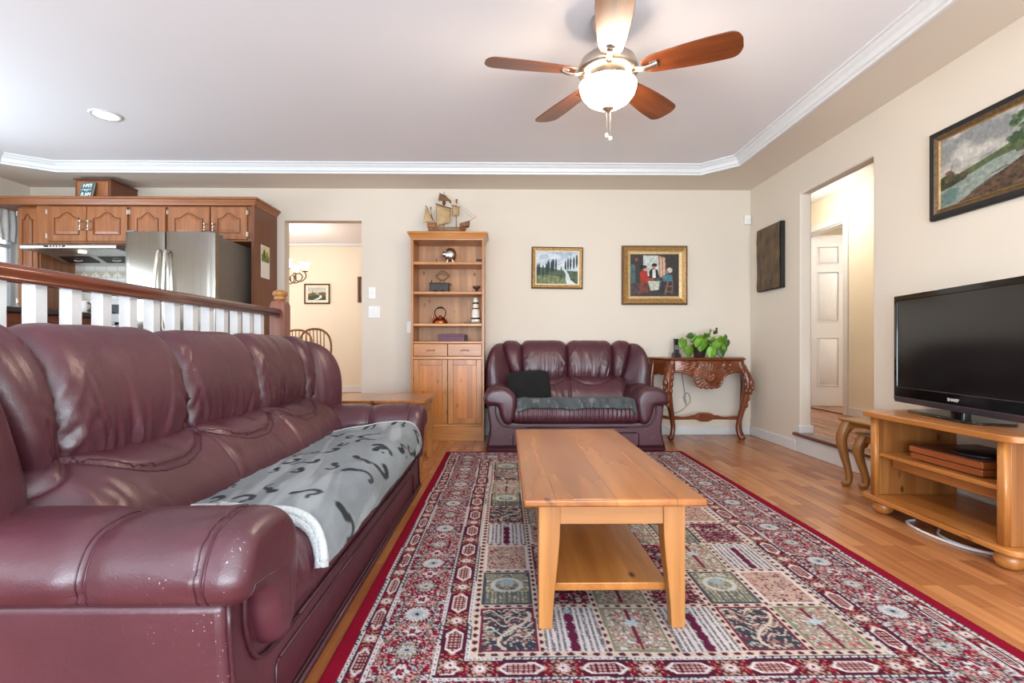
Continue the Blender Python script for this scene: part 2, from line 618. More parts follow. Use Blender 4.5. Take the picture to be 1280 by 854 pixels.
def colour_mesh(name, P, C, mat, parent=None, smooth=True):   # coloured grid: P (nu,nv,3), C (nu,nv,3) linear
    nu, nv = P.shape[:2]
    me = bpy.data.meshes.new(name)
    idx = np.arange(nu * nv).reshape(nu, nv)
    q = np.stack([idx[:-1, :-1], idx[1:, :-1], idx[1:, 1:], idx[:-1, 1:]], -1).reshape(-1, 4)
    me.vertices.add(nu * nv)
    me.vertices.foreach_set('co', P.reshape(-1).astype(np.float32))
    me.loops.add(q.size)
    me.loops.foreach_set('vertex_index', q.reshape(-1).astype(np.int32))
    me.polygons.add(len(q))
    me.polygons.foreach_set('loop_start', np.arange(0, q.size, 4, dtype=np.int32))
    me.update(calc_edges=True)
    at = me.color_attributes.new('Col', 'FLOAT_COLOR', 'POINT')
    c4 = np.ones((nu * nv, 4), np.float32)
    c4[:, :3] = C.reshape(-1, 3)
    at.data.foreach_set('color', c4.reshape(-1))
    if smooth:
        me.polygons.foreach_set('use_smooth', np.ones(len(q), bool))
    me.materials.append(mat)
    o = bpy.data.objects.new(name, me)
    COL.objects.link(o)
    if parent:
        o.parent = parent
    return o


def L3(*c):
    return np.array(lin(*c)[:3])


class Cv:                                            # small paint canvas: u right 0..1, v up 0..1
    def __init__(s, nu, nv, rgb):
        s.u, s.v = np.meshgrid(np.linspace(0, 1, nu), np.linspace(0, 1, nv), indexing='ij')
        s.asp = nu / nv
        s.c = np.zeros((nu, nv, 3)) + L3(*rgb)
        s.k = 0

    def mask(s, m, rgb, a=1.0, vary=0.0):
        s.k += 1
        f = (np.clip(m, 0, 1) * a)[..., None]
        col = L3(*rgb)
        if vary:
            n = VN(s.k + 50).fbm(s.u * 22, s.v * 22)[..., None]
            col = col * (1 + vary * (n - 0.5) * 2)
        s.c = s.c * (1 - f) + col * f
        return s

    def grad(s, v0, v1, c0, c1):
        t = np.clip((s.v - v0) / (v1 - v0), 0, 1)[..., None]
        m = ((s.v >= v0) & (s.v <= v1))[..., None]
        s.c = np.where(m, L3(*c0) * (1 - t) + L3(*c1) * t, s.c)
        return s

    def ell(s, cx, cy, rx, ry, rgb, a=1.0, vary=0.0, soft=0.15):
        d = np.sqrt(((s.u - cx) / rx) ** 2 + ((s.v - cy) / ry) ** 2)
        return s.mask((1 + soft - d) / (2 * soft), rgb, a, vary)

    def poly(s, pts, rgb, a=1.0, vary=0.0):
        ins = np.zeros(s.u.shape, bool)
        n = len(pts)
        for i in range(n):
            (x0, y0), (x1, y1) = pts[i], pts[(i + 1) % n]
            if y0 == y1:
                continue
            c = ((y0 > s.v) != (y1 > s.v)) & (s.u < (x1 - x0) * (s.v - y0) / (y1 - y0) + x0)
            ins ^= c
        return s.mask(ins.astype(float), rgb, a, vary)

    def line(s, pts, wd, rgb, a=1.0):
        d = np.full(s.u.shape, 9.0)
        for (x0, y0), (x1, y1) in zip(pts[:-1], pts[1:]):
            ex, ey = (x1 - x0) * s.asp, y1 - y0
            px, py = (s.u - x0) * s.asp, s.v - y0
            t = np.clip((px * ex + py * ey) / (ex * ex + ey * ey + 1e-9), 0, 1)
            d = np.minimum(d, np.hypot(px - t * ex, py - t * ey))
        return s.mask((wd - d) / (wd * 0.5) + 0.5, rgb, a)

    def daub(s, amt=0.25, f=26, seed=3):
        n = VN(seed).fbm(s.u * f * s.asp, s.v * f)[..., None]
        s.c = s.c * (1 + amt * (n - 0.5) * 2)
        return s


# =================================================================== SETTING
def wallbox(name, mat, *b):
    return struct(MB().box(*b).build(name, mat))


struct(MB().box(-1.48, WX + 0.05, REAR, WY + 0.05, -0.12, 0).build('floor', M['floor']))
struct(MB().box(KX - 0.1, -1.48, REAR, WY, -0.12, STEP).build('floor_kitchen', M['floor']))
struct(MB().box(-4.78, -0.6, WY, 8.25, -0.12, STEP).build('floor_dining', M['floor']))
struct(MB().box(WX + 0.002, 5.6, 2.0, 7.2, -0.12, STEP).build('floor_hall', M['floor']))
struct(MB().box(-1.485, -1.465, REAR, WY, 0.0, 0.125).build('trim_step_riser', M['white'], bevel=0.002))
struct(MB().box(-1.5, -1.44, REAR, WY - 0.002, 0.125, 0.165).build('trim_step_nosing', M['mahog_y'], bevel=0.012, segs=3))

# far wall with the dining opening
o_x0, o_x1, o_z = -2.163, -1.409, 2.113
T = 0.11
fw = MB()
fw.box(KX - 0.1, o_x0, WY, WY + T, 0, TRAY + 0.1).box(o_x0, o_x1, WY, WY + T, o_z, TRAY + 0.1).box(o_x1, WX + 0.1, WY, WY + T, 0, TRAY + 0.1)
struct(fw.build('wall_far', M['wall']))
# right wall with the hall opening
h_y0, h_y1, h_z = 3.365, 4.20, 2.135
rw = MB().prism([(REAR, 0), (h_y0, 0), (h_y0, h_z), (h_y1, h_z), (h_y1, 0), (WY, 0), (WY, TRAY + .1), (REAR, TRAY + .1)], WX, WX + 0.095, 'yz')
struct(rw.build('wall_right', M['wall'], bevel=0.012, segs=3))
struct(MB().box(WX + .001, WX + 0.094, h_y0, h_y1, 0, STEP - 0.025).build('wall_right_sill', M['wall']))
# kitchen wall with its window
kw = MB()
kw.box(KX - 0.1, KX, REAR, 3.75, 0, TRAY + 0.1).box(KX - 0.1, KX, 4.94, WY, 0, TRAY + 0.1)
kw.box(KX - 0.1, KX, 3.75, 4.94, 0, 1.15).box(KX - 0.1, KX, 3.75, 4.94, 2.12, TRAY + 0.1)
struct(kw.build('wall_left', M['wall']))
# rear wall (behind the camera) with wide windows
bw = MB()
for b in ((KX - .1, -4.3, 0, 2.61), (-2.3, -1.6, 0, 2.61), (2.15, WX + .1, 0, 2.61), (-4.3, -2.3, 0, .7), (-4.3, -2.3, 2.25, 2.61), (-1.6, 2.15, 0, .2), (-1.6, 2.15, 2.25, 2.61)):
    bw.box(b[0], b[1], REAR - 0.1, REAR, b[2], b[3])
struct(bw.build('wall_rear', M['wall']))

# soffit with the tray opening, tray ceiling and crown moulding
inner = [(2.02, -1.5), (2.02, 4.36), (1.77, 4.61), (-3.98, 4.61), (-4.28, 4.40), (-4.28, -1.5)]
outer = [(WX + .05, REAR), (WX + .05, WY + .05), (WX - .3, WY + .05), (-4.3, WY + .05), (KX - .05, WY - .3), (KX - .05, REAR)]
sm = MB()
n = 6
vs = [(x, y, SOF) for x, y in outer] + [(x, y, SOF) for x, y in inner] + [(x, y, TRAY + .1) for x, y in inner]
fs = [(i, (i + 1) % n, n + (i + 1) % n, n + i) for i in range(n)] + [(n + i, n + (i + 1) % n, 2 * n + (i + 1) % n, 2 * n + i) for i in range(n)]
sm.add(vs, fs)
sm.add([(KX - .05, WY - .3, SOF), (KX - .05, WY + .05, SOF), (-4.3, WY + .05, SOF)], [(0, 1, 2)])
struct(sm.build('ceiling_soffit', M['wall']))
struct(MB().box(KX - .1, WX + .1, REAR - .1, WY + .11, TRAY, TRAY + .1).build('ceiling', M['ceil']))
prof = [(-0.012, -0.006), (0.008, -0.006), (0.012, 0.008), (0.022, 0.014), (0.03, 0.04), (0.046, 0.056), (0.052, 0.066), (0.066, 0.07), (0.068, 0.082), (-0.012, 0.082)]
cr = MB()
rings = []
for i, (x, y) in enumerate(inner):
    a, b = Vector(inner[i - 1]), Vector(inner[(i + 1) % n])
    p = Vector((x, y))
    d1, d2 = (p - a).normalized(), (b - p).normalized()
    n1, n2 = Vector((-d1.y, d1.x)), Vector((-d2.y, d2.x))
    m = (n1 + n2).normalized()
    m *= 1 / max(0.3, m.dot(n1))
    rings.append([(x + m.x * u, y + m.y * u, SOF + v) for u, v in prof])
rings.append(rings[0])
cr.rings(rings, cap=False)
struct(cr.build('trim_crown', M['white']))

# dining room shell, hall shell, bedroom shell
dn = MB()
dn.box(-4.78, -0.6, 8.1, 8.2, 0, 2.6).box(-4.78, -4.70, WY + T, 8.1, 0, 2.6).box(-0.7, -0.6, WY + T, 8.1, 0, 2.6)
struct(dn.build('wall_dining', M['warmwall']))
struct(MB().box(-4.78, -0.6, WY + T, 8.2, 2.5, 2.6).build('ceiling_dining', M['ceil']))
struct(MB().box(-4.7, -0.7, 8.045, 8.1, 2.455, 2.5).build('trim_dining_crown', M['white'], bevel=0.01))
struct(MB().box(-4.7, -0.7, 8.085, 8.1, STEP, STEP + 0.1).build('baseboard_dining', M['white'], bevel=0.004))
HX = 3.56
d_y0, d_y1, d_z = 5.32, 6.12, 2.19
hl = MB()
hl.box(HX, HX + .1, 1.9, d_y0, 0, 2.6).box(HX, HX + .1, d_y0, d_y1, d_z, 2.6).box(HX, HX + .1, d_y1, 7.2, 0, 2.6)
hl.box(WX + .1, HX, 1.9, 2.0, 0, 2.6).box(WX + .1, HX, 7.1, 7.2, 0, 2.6).box(WX + .005, WX + .095, WY + T, 7.1, 0, 2.6)
hl.box(HX + .1, 5.6, 7.1, 7.2, 0, 2.6).box(5.5, 5.6, 4.2, 7.2, 0, 2.6).box(HX + .1, 5.6, 4.1, 4.2, 0, 2.6)
struct(hl.build('wall_hall', M['warmwall']))
struct(MB().box(WX + .096, 5.6, 1.9, 7.2, 2.53, 2.62).build('ceiling_hall', M['ceil']))
bb = MB().box(HX - .014, HX, 2.0, d_y0 - .075, STEP, STEP + .09).box(HX - .014, HX, d_y1 + .075, 7.1, STEP, STEP + .09)
struct(bb.build('baseboard_hall', M['white'], bevel=0.004))
cs = MB()
cs.box(HX - .018, HX, d_y0 - .07, d_y0, STEP, d_z + .07).box(HX - .018, HX, d_y1, d_y1 + .07, STEP, d_z + .07).box(HX - .018, HX, d_y0, d_y1, d_z, d_z + .07)
cs.box(HX, HX + .1, d_y0, d_y0 + .015, STEP, d_z).box(HX, HX + .1, d_y1 - .015, d_y1, STEP, d_z).box(HX, HX + .1, d_y0, d_y1, d_z - .015, d_z)
struct(cs.build('trim_door', M['white'], bevel=0.004))
struct(MB().box(HX - .01, HX + .11, d_y0 + .015, d_y1 - .015, STEP, STEP + .012).build('trim_threshold', M['mahog_y'], bevel=0.003))

# baseboards of the living room
struct(MB().box(o_x1, WX, WY - .015, WY, 0, .078).build('baseboard_far', M['white'], bevel=0.005))
br_ = MB().box(WX - .015, WX, REAR, h_y0 - .03, 0, .09).box(WX - .015, WX, h_y1 + .05, WY - .015, 0, .09).box(WX - .015, WX, h_y0 - .03, h_y1 + .05, 0, STEP - .026)
br_.box(WX - .012, WX + .107, h_y1 - .012, h_y1 + .04, STEP, STEP + .06)
struct(br_.build('baseboard_right', M['white'], bevel=0.005))
struct(MB().box(WX - .04, WX + .1, h_y0 - .04, h_y1 + .055, STEP - .026, STEP + .002).build('trim_hall_nosing', M['mahog_y'], bevel=0.01, segs=3))

# six-panel door standing ajar in the bedroom doorway
def panel_door(name, W_, H_, parent=None):
    d = MB().box(0, W_, -.017, .017, 0, H_).build(name, M['white'], bevel=0.002)
    for c in (0, 1):
        x0, x1 = ((.11, W_ / 2 - .045), (W_ / 2 + .045, W_ - .11))[c]
        for z0, z1 in ((1.68, 1.89), (1.0, 1.59), (.24, .81)):
            pm = MB()
            for sgn in (-1, 1):
                y = sgn * .017
                pm.hull8([(x0, y, z0), (x1, y, z0), (x1, y, z1), (x0, y, z1), (x0 + .012, y - sgn * .006, z0 + .012), (x1 - .012, y - sgn * .006, z0 + .012), (x1 - .012, y - sgn * .006, z1 - .012), (x0 + .012, y - sgn * .006, z1 - .012)])
                pm.hull8([(x0 + .016, y - sgn * .002, z0 + .016), (x1 - .016, y - sgn * .002, z0 + .016), (x1 - .016, y - sgn * .002, z1 - .016), (x0 + .016, y - sgn * .002, z1 - .016),
                          (x0 + .035, y + sgn * .008, z0 + .035), (x1 - .035, y + sgn * .008, z0 + .035), (x1 - .035, y + sgn * .008, z1 - .035), (x0 + .035, y + sgn * .008, z1 - .035)])
                # moulding lip round the panel
                for b in ((x0 - .006, x1 + .006, z0 - .006, z0 + .006), (x0 - .006, x1 + .006, z1 - .006, z1 + .006), (x0 - .006, x0 + .006, z0, z1), (x1 - .006, x1 + .006, z0, z1)):
                    pm.box(b[0], b[1], min(y, y + sgn * .005), max(y, y + sgn * .005), b[2], b[3])
            pm.build('panel', M['white'], d, bevel=0.002)
    k = MB().ball((W_ - .06, -.05, .95), .026).ball((W_ - .06, .05, .95), .026).tube([(W_ - .06, -.05, .95), (W_ - .06, .05, .95)], .009)
    k.build('door_knob', M['brass'], d, smooth=True)
    return d


door = struct(panel_door('door_1', .76, 2.02))
door.location = (HX + .06, d_y1 - .035, STEP + .012)
door.rotation_euler = (0, 0, math.radians(-16))
door['label'] = 'white six-panel door standing ajar beyond the hall'
door['category'] = 'door'

# kitchen window: frame and panes
wf = MB()
for b in ((3.75, 3.80, 1.15, 2.12), (4.89, 4.94, 1.15, 2.12), (3.80, 4.89, 1.15, 1.2), (3.80, 4.89, 2.07, 2.12), (4.32, 4.37, 1.2, 2.07), (3.8, 4.89, 1.8, 1.83)):
    wf.box(KX - .08, KX - .03, b[0], b[1], b[2], b[3])
win = struct(wf.build('window_1', M['white'], bevel=0.003))
g = NT('window_glass')
g.set(Roughness=0.02, Base_Color=(1, 1, 1, 1))
g.b.inputs['Transmission Weight'].default_value = 1.0
g.b.inputs['IOR'].default_value = 1.02
MB().box(KX - .058, KX - .054, 3.8, 4.89, 1.2, 2.07).build('pane', g.m, win)
struct(MB().box(KX - .03, KX + .012, 3.69, 4.94, 1.09, 1.15).build('trim_window', M['white'], bevel=0.003))

# =================================================================== SEATING
def smoothstep(a, b, x):
    t = np.clip((np.asarray(x, float) - a) / (b - a), 0, 1)
    return t * t * (3 - 2 * t)


def curve2(pts, n):                                  # dense, evenly spaced 2-D curve
    p = np.array(smooth_path([(a, b, 0) for a, b in pts], 12))[:, :2]
    d = np.r_[0, np.cumsum(np.hypot(*np.diff(p, axis=0).T))]
    t = np.linspace(0, d[-1], n)
    return np.c_[np.interp(t, d, p[:, 0]), np.interp(t, d, p[:, 1])]


def normals2(c):
    g = np.gradient(c, axis=0)
    n = np.c_[g[:, 1], -g[:, 0]]
    return n / (np.hypot(n[:, 0], n[:, 1])[:, None] + 1e-9)


BACK = [(.66, .545), (.60, .56), (.575, .60), (.568, .68), (.585, .78), (.622, .86), (.675, .905), (.73, .897), (.768, .84), (.78, .72), (.782, .45), (.782, .12)]
LUMB = [(.52, .29), (.43, .325), (.392, .39), (.412, .465), (.475, .54), (.55, .582), (.62, .59), (.66, .56)]
SEAT = [(.62, .32), (.55, .348), (.40, .372), (.2, .392), (.06, .401), (.0, .386), (-.028, .342), (-.034, .29), (-.015, .25), (.03, .238), (.2, .235)]


def creases(X, Z, items):
    off = np.zeros_like(X)
    for x0, z0, an, L, A, wd in items:
        ca, sa = math.cos(an), math.sin(an)
        al = (X - x0) * ca + (Z - z0) * sa
        ac = -(X - x0) * sa + (Z - z0) * ca + .10 * al * al / max(L, .01) * math.sin(x0 * 77)
        f = al / L
        tp = np.clip(f * 6 + .4, 0, 1) * np.clip(1 - f, 0, 1) ** .8 * (f > -.07)
        off += A * tp * (np.exp(-(ac / wd) ** 2) - .75 * np.exp(-((ac - wd * 1.7) / (wd * .9)) ** 2))
    return off


class SeatSurface:
    def __init__(s, hw, seed):
        s.hw, s.inn, s.vn = hw, hw - .262, VN(seed)

    def at(s, x, n=70, lift=0.0, pleat=1.0):
        c = curve2(SEAT, n)
        nr = normals2(c)
        if nr[:, 1].mean() > 0 and nr[n // 4, 1] < 0:
            nr = -nr
        if nr[n // 4, 1] < 0:
            nr = -nr
        X, Tt = np.meshgrid(x, np.linspace(0, 1, n), indexing='ij')
        cy, cz = c[:, 0][None, :], c[:, 1][None, :]
        e = (X / s.inn)
        off = .012 * (1 - np.abs(e) ** 8) + lift
        front = np.exp(-((cz - .315) / .05) ** 2) * (cy < .05)
        ph = X * 2 * PI / .036 + 3 * s.vn(X * 6, Tt * 2)
        off = off + pleat * front * (.0045 * np.sin(ph) * (0.4 + s.vn(X * 9 + 3, Tt * 0)) - .004)
        off = off + .010 * (s.vn.fbm(X * 5, cy * 5 + 0 * X) - .5)
        return np.stack([X, cy + nr[:, 0][None, :] * off, cz + nr[:, 1][None, :] * off], -1)


def make_sofa(name, label, hw, nseg, loc, rz, seed, group=None):
    root = thing(name, loc, label, 'sofa', None, rz)
    lm, dl = M['leather'], M['dleather']
    inn = hw - .262
    vn = VN(seed)
    # carcass: U-shaped front running back the full depth
    out = [(hw - .03, .392), (hw - .033, .33), (hw - .048, .22), (hw - .045, .14), (hw - .028, .07), (hw - .018, .035)]
    inr = [(hw - .02, .035)]
    right = out
    top_in = [(hw - .15, .392), (hw - .155, .33), (hw - .18, .27), (hw - .22, .243), (hw - .30, .237)]
    poly = [(-x, z) for x, z in reversed(top_in)] + [(-x, z) for x, z in right] + list(reversed(right)) + top_in
    poly = [(-x, z) for x, z in top_in][::-1] + [(-x, z) for x, z in out] + out[::-1] + top_in
    MB().prism(poly, 0.0, .785, 'xz').build('carcass', lm, root, bevel=0.018, segs=4, angle=50)
    MB().box(-hw + .02, hw - .02, -.006, .78, 0, .038).build('plinth', dl, root, bevel=0.01, segs=3)
    # piping on the front panel
    pp = MB()
    for s in (-1, 1):
        pp.tube([(s * (x - .012), -.003, z) for x, z in out], .005)
        pp.tube(smooth_path([(s * (hw - .098), -.004, .375), (s * (hw - .104), -.004, .30), (s * (hw - .15), -.004, .222), (s * (hw - .23), -.004, .203), (s * (hw - .36), -.004, .2)], 6), .006)
        pp.tube([(s * (hw - .245), -.002, .04), (s * (hw - .245), -.002, .145), (s * (hw - .262), -.002, .155)], .004)
    pp.tube([(-(hw - .35), -.004, .2), (hw - .35, -.004, .2)], .006)
    pp.tube([(-(hw - .262), -.002, .155), (hw - .262, -.002, .155)], .0045)
    pp.tube([(-hw + .03, -.012, .036), (hw - .03, -.012, .036)], .007)
    pp.build('piping', dl, root, smooth=True)
    # seat
    ss = SeatSurface(hw, seed + 1)
    P = ss.at(np.linspace(-inn - .01, inn + .01, int(inn * 2 / .006)))
    MB().grid(P).build('seat_cushion', lm, root, smooth=True)
    # lumbar bolster with curved stitched grooves
    seams = np.linspace(-(hw - .336), hw - .336, nseg + 1)
    nx, nv = int(2 * (inn + .14) / .008), 64
    x = np.linspace(-inn - .14, inn + .14, nx)
    c = curve2(LUMB, nv)
    nr = normals2(c)
    if nr[nv // 2, 0] > 0:
        nr = -nr
    X, Tt = np.meshgrid(x, np.linspace(0, 1, nv), indexing='ij')
    segw = seams[1] - seams[0]
    ph = np.mod((X - seams[0]) / segw, 1.0)
    gx = np.zeros_like(X)
    for q in seams[1:-1]:
        gx += np.exp(-((X - q) / .010) ** 2)
    mirror = np.where(X < -segw * .01, ph, ph)
    curve = .80 - .22 * (1 - (2 * np.abs(mirror - .5)) ** 2.5)
    gr = np.exp(-((Tt - curve) / .016) ** 2)
    wr = (vn(X * 17 + Tt * 4, Tt * 1.6) - .5) * smoothstep(.05, .3, Tt) * (1 - smoothstep(.88, 1, Tt))
    w2 = np.maximum(0, vn(X * 34 - Tt * 9, Tt * 2.2 + 5) - .55) * (1 - smoothstep(curve, curve + .06, Tt) * 0.2)
    its = []
    rl = random.Random(seed + 5)
    for q in range(int(inn * 46)):
        x0 = rl.uniform(-inn, inn)
        if rl.random() < .65:                              # short tucks along the upper seam
            its.append((x0, .98, -PI / 2 + rl.uniform(-.5, .5), rl.uniform(.10, .22), rl.uniform(.003, .008), rl.uniform(.006, .012)))
        else:
            its.append((x0, rl.uniform(.35, .6), -PI / 2 + rl.uniform(-.35, .35), rl.uniform(.2, .4), rl.uniform(.002, .004), rl.uniform(.007, .014)))
    off = .012 * np.sin(PI * Tt) - .012 * gx - .012 * gr + .006 * smoothstep(curve, curve + .05, Tt) + .012 * wr + .007 * w2 * smoothstep(.5, .9, Tt) + creases(X, Tt, its)
    tuck = smoothstep(inn - .03, inn + .12, np.abs(X))
    P = np.stack([X, np.minimum(c[:, 0][None] + nr[:, 0][None] * off + .16 * tuck, .76), c[:, 1][None] + nr[:, 1][None] * off - .03 * tuck], -1)
    lb = MB().grid(P).build('lumbar_cushion', lm, root, smooth=True)
    for q in range(nseg):
        for dlt in (-.022, .022):
            pts = []
            for f in np.linspace(.03, .97, 40):
                xi = seams[0] + (q + f) * segw
                ti = .80 - .22 * (1 - abs(2 * f - 1) ** 2.5) + dlt
                i_, j_ = int(round((xi - x[0]) / (x[1] - x[0]))), int(round(ti * (nv - 1)))
                pts.append(tuple(P[i_, j_] + np.array([0, -.0005, .0005])))
            MB().tube(smooth_path(pts, 2), .0012, 5).build('stitching', dl, lb, smooth=True)
    # upper back cushions: flank, segments, flank
    c = curve2(BACK, 84)
    nr = normals2(c)
    if nr[20, 0] > 0:
        nr = -nr
    kz = np.clip((c[:, 1] - .56) / .345, 0, 1)
    kz[int(np.argmax(c[:, 1])):] = 1
    edge = lambda a, b: a + (b - a) * kz
    bounds = [(np.full(84, a), np.full(84, b)) for a, b in zip(seams[:-1], seams[1:])]
    fo = edge(hw - .255, hw - .145)
    fi = edge(hw - .345, hw - .334)
    bounds = [(-fo, -fi)] + bounds + [(fi, fo)]
    bounds[1] = (-fi, bounds[1][1])
    bounds[-2] = (bounds[-2][0], fi)
    for bi, (xa, xb) in enumerate(bounds):
        wd = float((xb - xa).mean())
        nu = max(18, int(wd / .007))
        u = np.linspace(0, 1, nu)[:, None]
        X = xa[None] * (1 - u) + xb[None] * u
        s_ = 2 * u - 1
        Z = np.broadcast_to(c[:, 1][None], X.shape)
        Tt = np.broadcast_to(np.linspace(0, 1, 84)[None], X.shape)
        e = 1 - np.abs(s_) ** (9 if wd > .3 else 3.2)
        low = (1 - smoothstep(.60, .86, Z)) * (Tt < .6)
        side = np.where(s_ < 0, 1, -1) * 1.0
        r1 = vn(X * 20 + side * Z * 5 + bi * 7, Z * 2.0 + bi * 3)
        r2 = np.maximum(0, vn(X * 30 + side * Z * 16, Z * 5 + 11) - .5)
        eg = np.abs(s_) ** 3
        off = -.020 + .046 * e + (.016 * (r1 - .5) * (.35 + .65 * low) + .010 * r2 * (low * .45 + eg * .75)) * (Tt < .62) * np.minimum(1, e * 3)
        rr_ = random.Random(seed * 31 + bi)
        its = []
        lo_x, hi_x = float(X[:, 0].min()), float(X[:, 0].max())
        for q in range(max(6, int(wd * 62))):
            if rr_.random() < .5:                      # fanning up from the lower seam
                fx_ = rr_.random()
                an_ = PI / 2 + (.5 - fx_) * .9 + rr_.uniform(-.2, .2)
                its.append((lo_x + wd * fx_, rr_.uniform(.56, .62), an_, rr_.uniform(.08, .24), rr_.uniform(.004, .010), rr_.uniform(.005, .010)))
            else:                                      # drawn in from the side seams
                lft = rr_.random() < .5
                an_ = rr_.uniform(.15, 1.25)
                its.append((lo_x + .01 if lft else hi_x - .01, rr_.uniform(.58, .80), an_ if lft else PI - an_, rr_.uniform(.06, .17), rr_.uniform(.004, .010), rr_.uniform(.004, .008)))
        off = off + creases(X, Z, its) * (Tt < .6) * np.minimum(1, e * 2.5)
        off = off * np.minimum(1, Tt * 12 + .2) * (1 - .9 * smoothstep(.62, .74, Tt))
        P = np.stack([X, np.minimum(c[:, 0][None] + nr[:, 0][None] * off, .786), c[:, 1][None] + nr[:, 1][None] * off], -1)
        MB().grid(P).build('back_cushion', lm, root, smooth=True)
    # wings: domed ends wrapping forward
    q = curve2([(0, .60), (.10, .555), (.35, .500), (.65, .462), (.90, .472), (1.0, .54), (1.02, .64), (1.0, .782)], 46)
    z = np.r_[np.linspace(.30, .60, 12)[:-1], .60 + .308 * np.sin(np.linspace(0, PI / 2, 30)) ** .9]
    for s in (-1, 1):
        k = np.clip((z - .56) / .345, 0, 1)
        xs = (hw - .268) + .115 * k
        xo = hw + .004
        sc = np.where(z > .6, np.clip(1 - ((z - .6) / .309) ** 2.5, 1e-4, 1) ** (1 / 2.5), 1)
        qx = xs[None] + q[:, 0][:, None] * (xo - xs)[None] * sc[None]
        qy = .70 + (q[:, 1][:, None] - .70) * sc[None]
        A, Zz = np.meshgrid(np.linspace(0, 1, 46), z, indexing='ij')
        rr = (vn(A * 16 + Zz * 6, Zz * 3 + 20 + s) - .5) * .010 * np.exp(-A * 3) * (Zz > .5)
        qy = qy - rr
        P = np.stack([s * qx, qy, Zz + 0 * A], -1)
        MB().grid(P).build('wing', lm, root, smooth=True)
    # padded armrests: roll on top, tongue down the inner front
    J = [(.035, .384), (.008, .407), (0, .445), (.018, .492), (.06, .524), (.12, .535), (.18, .530), (.235, .502), (.266, .458), (.273, .41), (.268, .34), (.250, .262), (.212, .226), (.168, .242), (.137, .30), (.126, .35), (.108, .378), (.07, .384)]
    jc = np.array(smooth_path([(a, b, 0) for a, b in J + J[:1]], 5))[:-1, :2]
    g_ = np.roll(jc, -1, 0) - np.roll(jc, 1, 0)
    jn = np.c_[g_[:, 1], -g_[:, 0]]
    jn /= np.hypot(jn[:, 0], jn[:, 1])[:, None]
    ctr = jc.mean(0)
    if ((jc - ctr) * jn).sum() < 0:
        jn = -jn
    for s in (-1, 1):
        rings = []
        ys = list(-.052 + .05 * (1 - np.cos(np.linspace(.0, PI / 2, 12)))) + list(np.linspace(.003, .62, 110))
        for y in ys:
            d = min(.05, y + .052)
            ins = .05 - math.sqrt(max(0, .05 ** 2 - (.05 - d) ** 2))
            ins *= .8
            groove = .006 * math.exp(-((y - .03) / .006) ** 2) + .011 * math.exp(-((y - .25) / .03) ** 2) + .004 * math.exp(-((y - .25) / .005) ** 2)
            ring = []
            for (a, b), (na, nb), k in zip(jc, jn, range(len(jc))):
                top = 1.0 if b > .405 else 0.25
                puck = (.0035 * math.sin(k * 2.1 + 2 * math.sin(k)) * math.exp(-abs(y - .045) / .028) if y > .03 else 0) * top
                wav = .006 * (float(vn(k * .22 + 3, y * 9 + s * 4)) - .5) * top
                o_ = -ins - groove * top + puck + wav
                a2, b2 = a + na * o_, b + nb * o_
                ring.append((s * (hw - a2), y, b2))
            rings.append(ring)
        m = MB().rings(rings, cap=False)
        nj = len(jc)
        for base_, yy_ in ((0, ys[0] - .004), ((len(ys) - 1) * nj, ys[-1])):
            m.v.append((s * (hw - .19), yy_, .405))
            m.f += [(base_ + q_, base_ + (q_ + 1) % nj, len(m.v) - 1) for q_ in range(nj)]
        m.build('armrest', lm, root, smooth=True)
        # double row of stitching in the two seams of the roll
        for y in (.022, .038, .243, .257):
            ring = rings[int(np.argmin(np.abs(np.array(ys) - y)))]
            pts = [p for (a, b), p in zip(jc, ring) if b > .395 or (y < .1 and a > .2 and b > .33)]
            MB().tube(pts, .0017, 6).build('stitching', dl, root, smooth=True)
    return root


loveseat = make_sofa('loveseat', 'burgundy leather two-seat sofa against the far wall beside the pine bookcase', .77, 2, (.594, 4.262, 0), 0, 21)
sofa = make_sofa('sofa', 'long burgundy leather sofa in front of the white baluster railing', 1.112, 3, (-.522, 2.04, 0), PI / 2, 33)

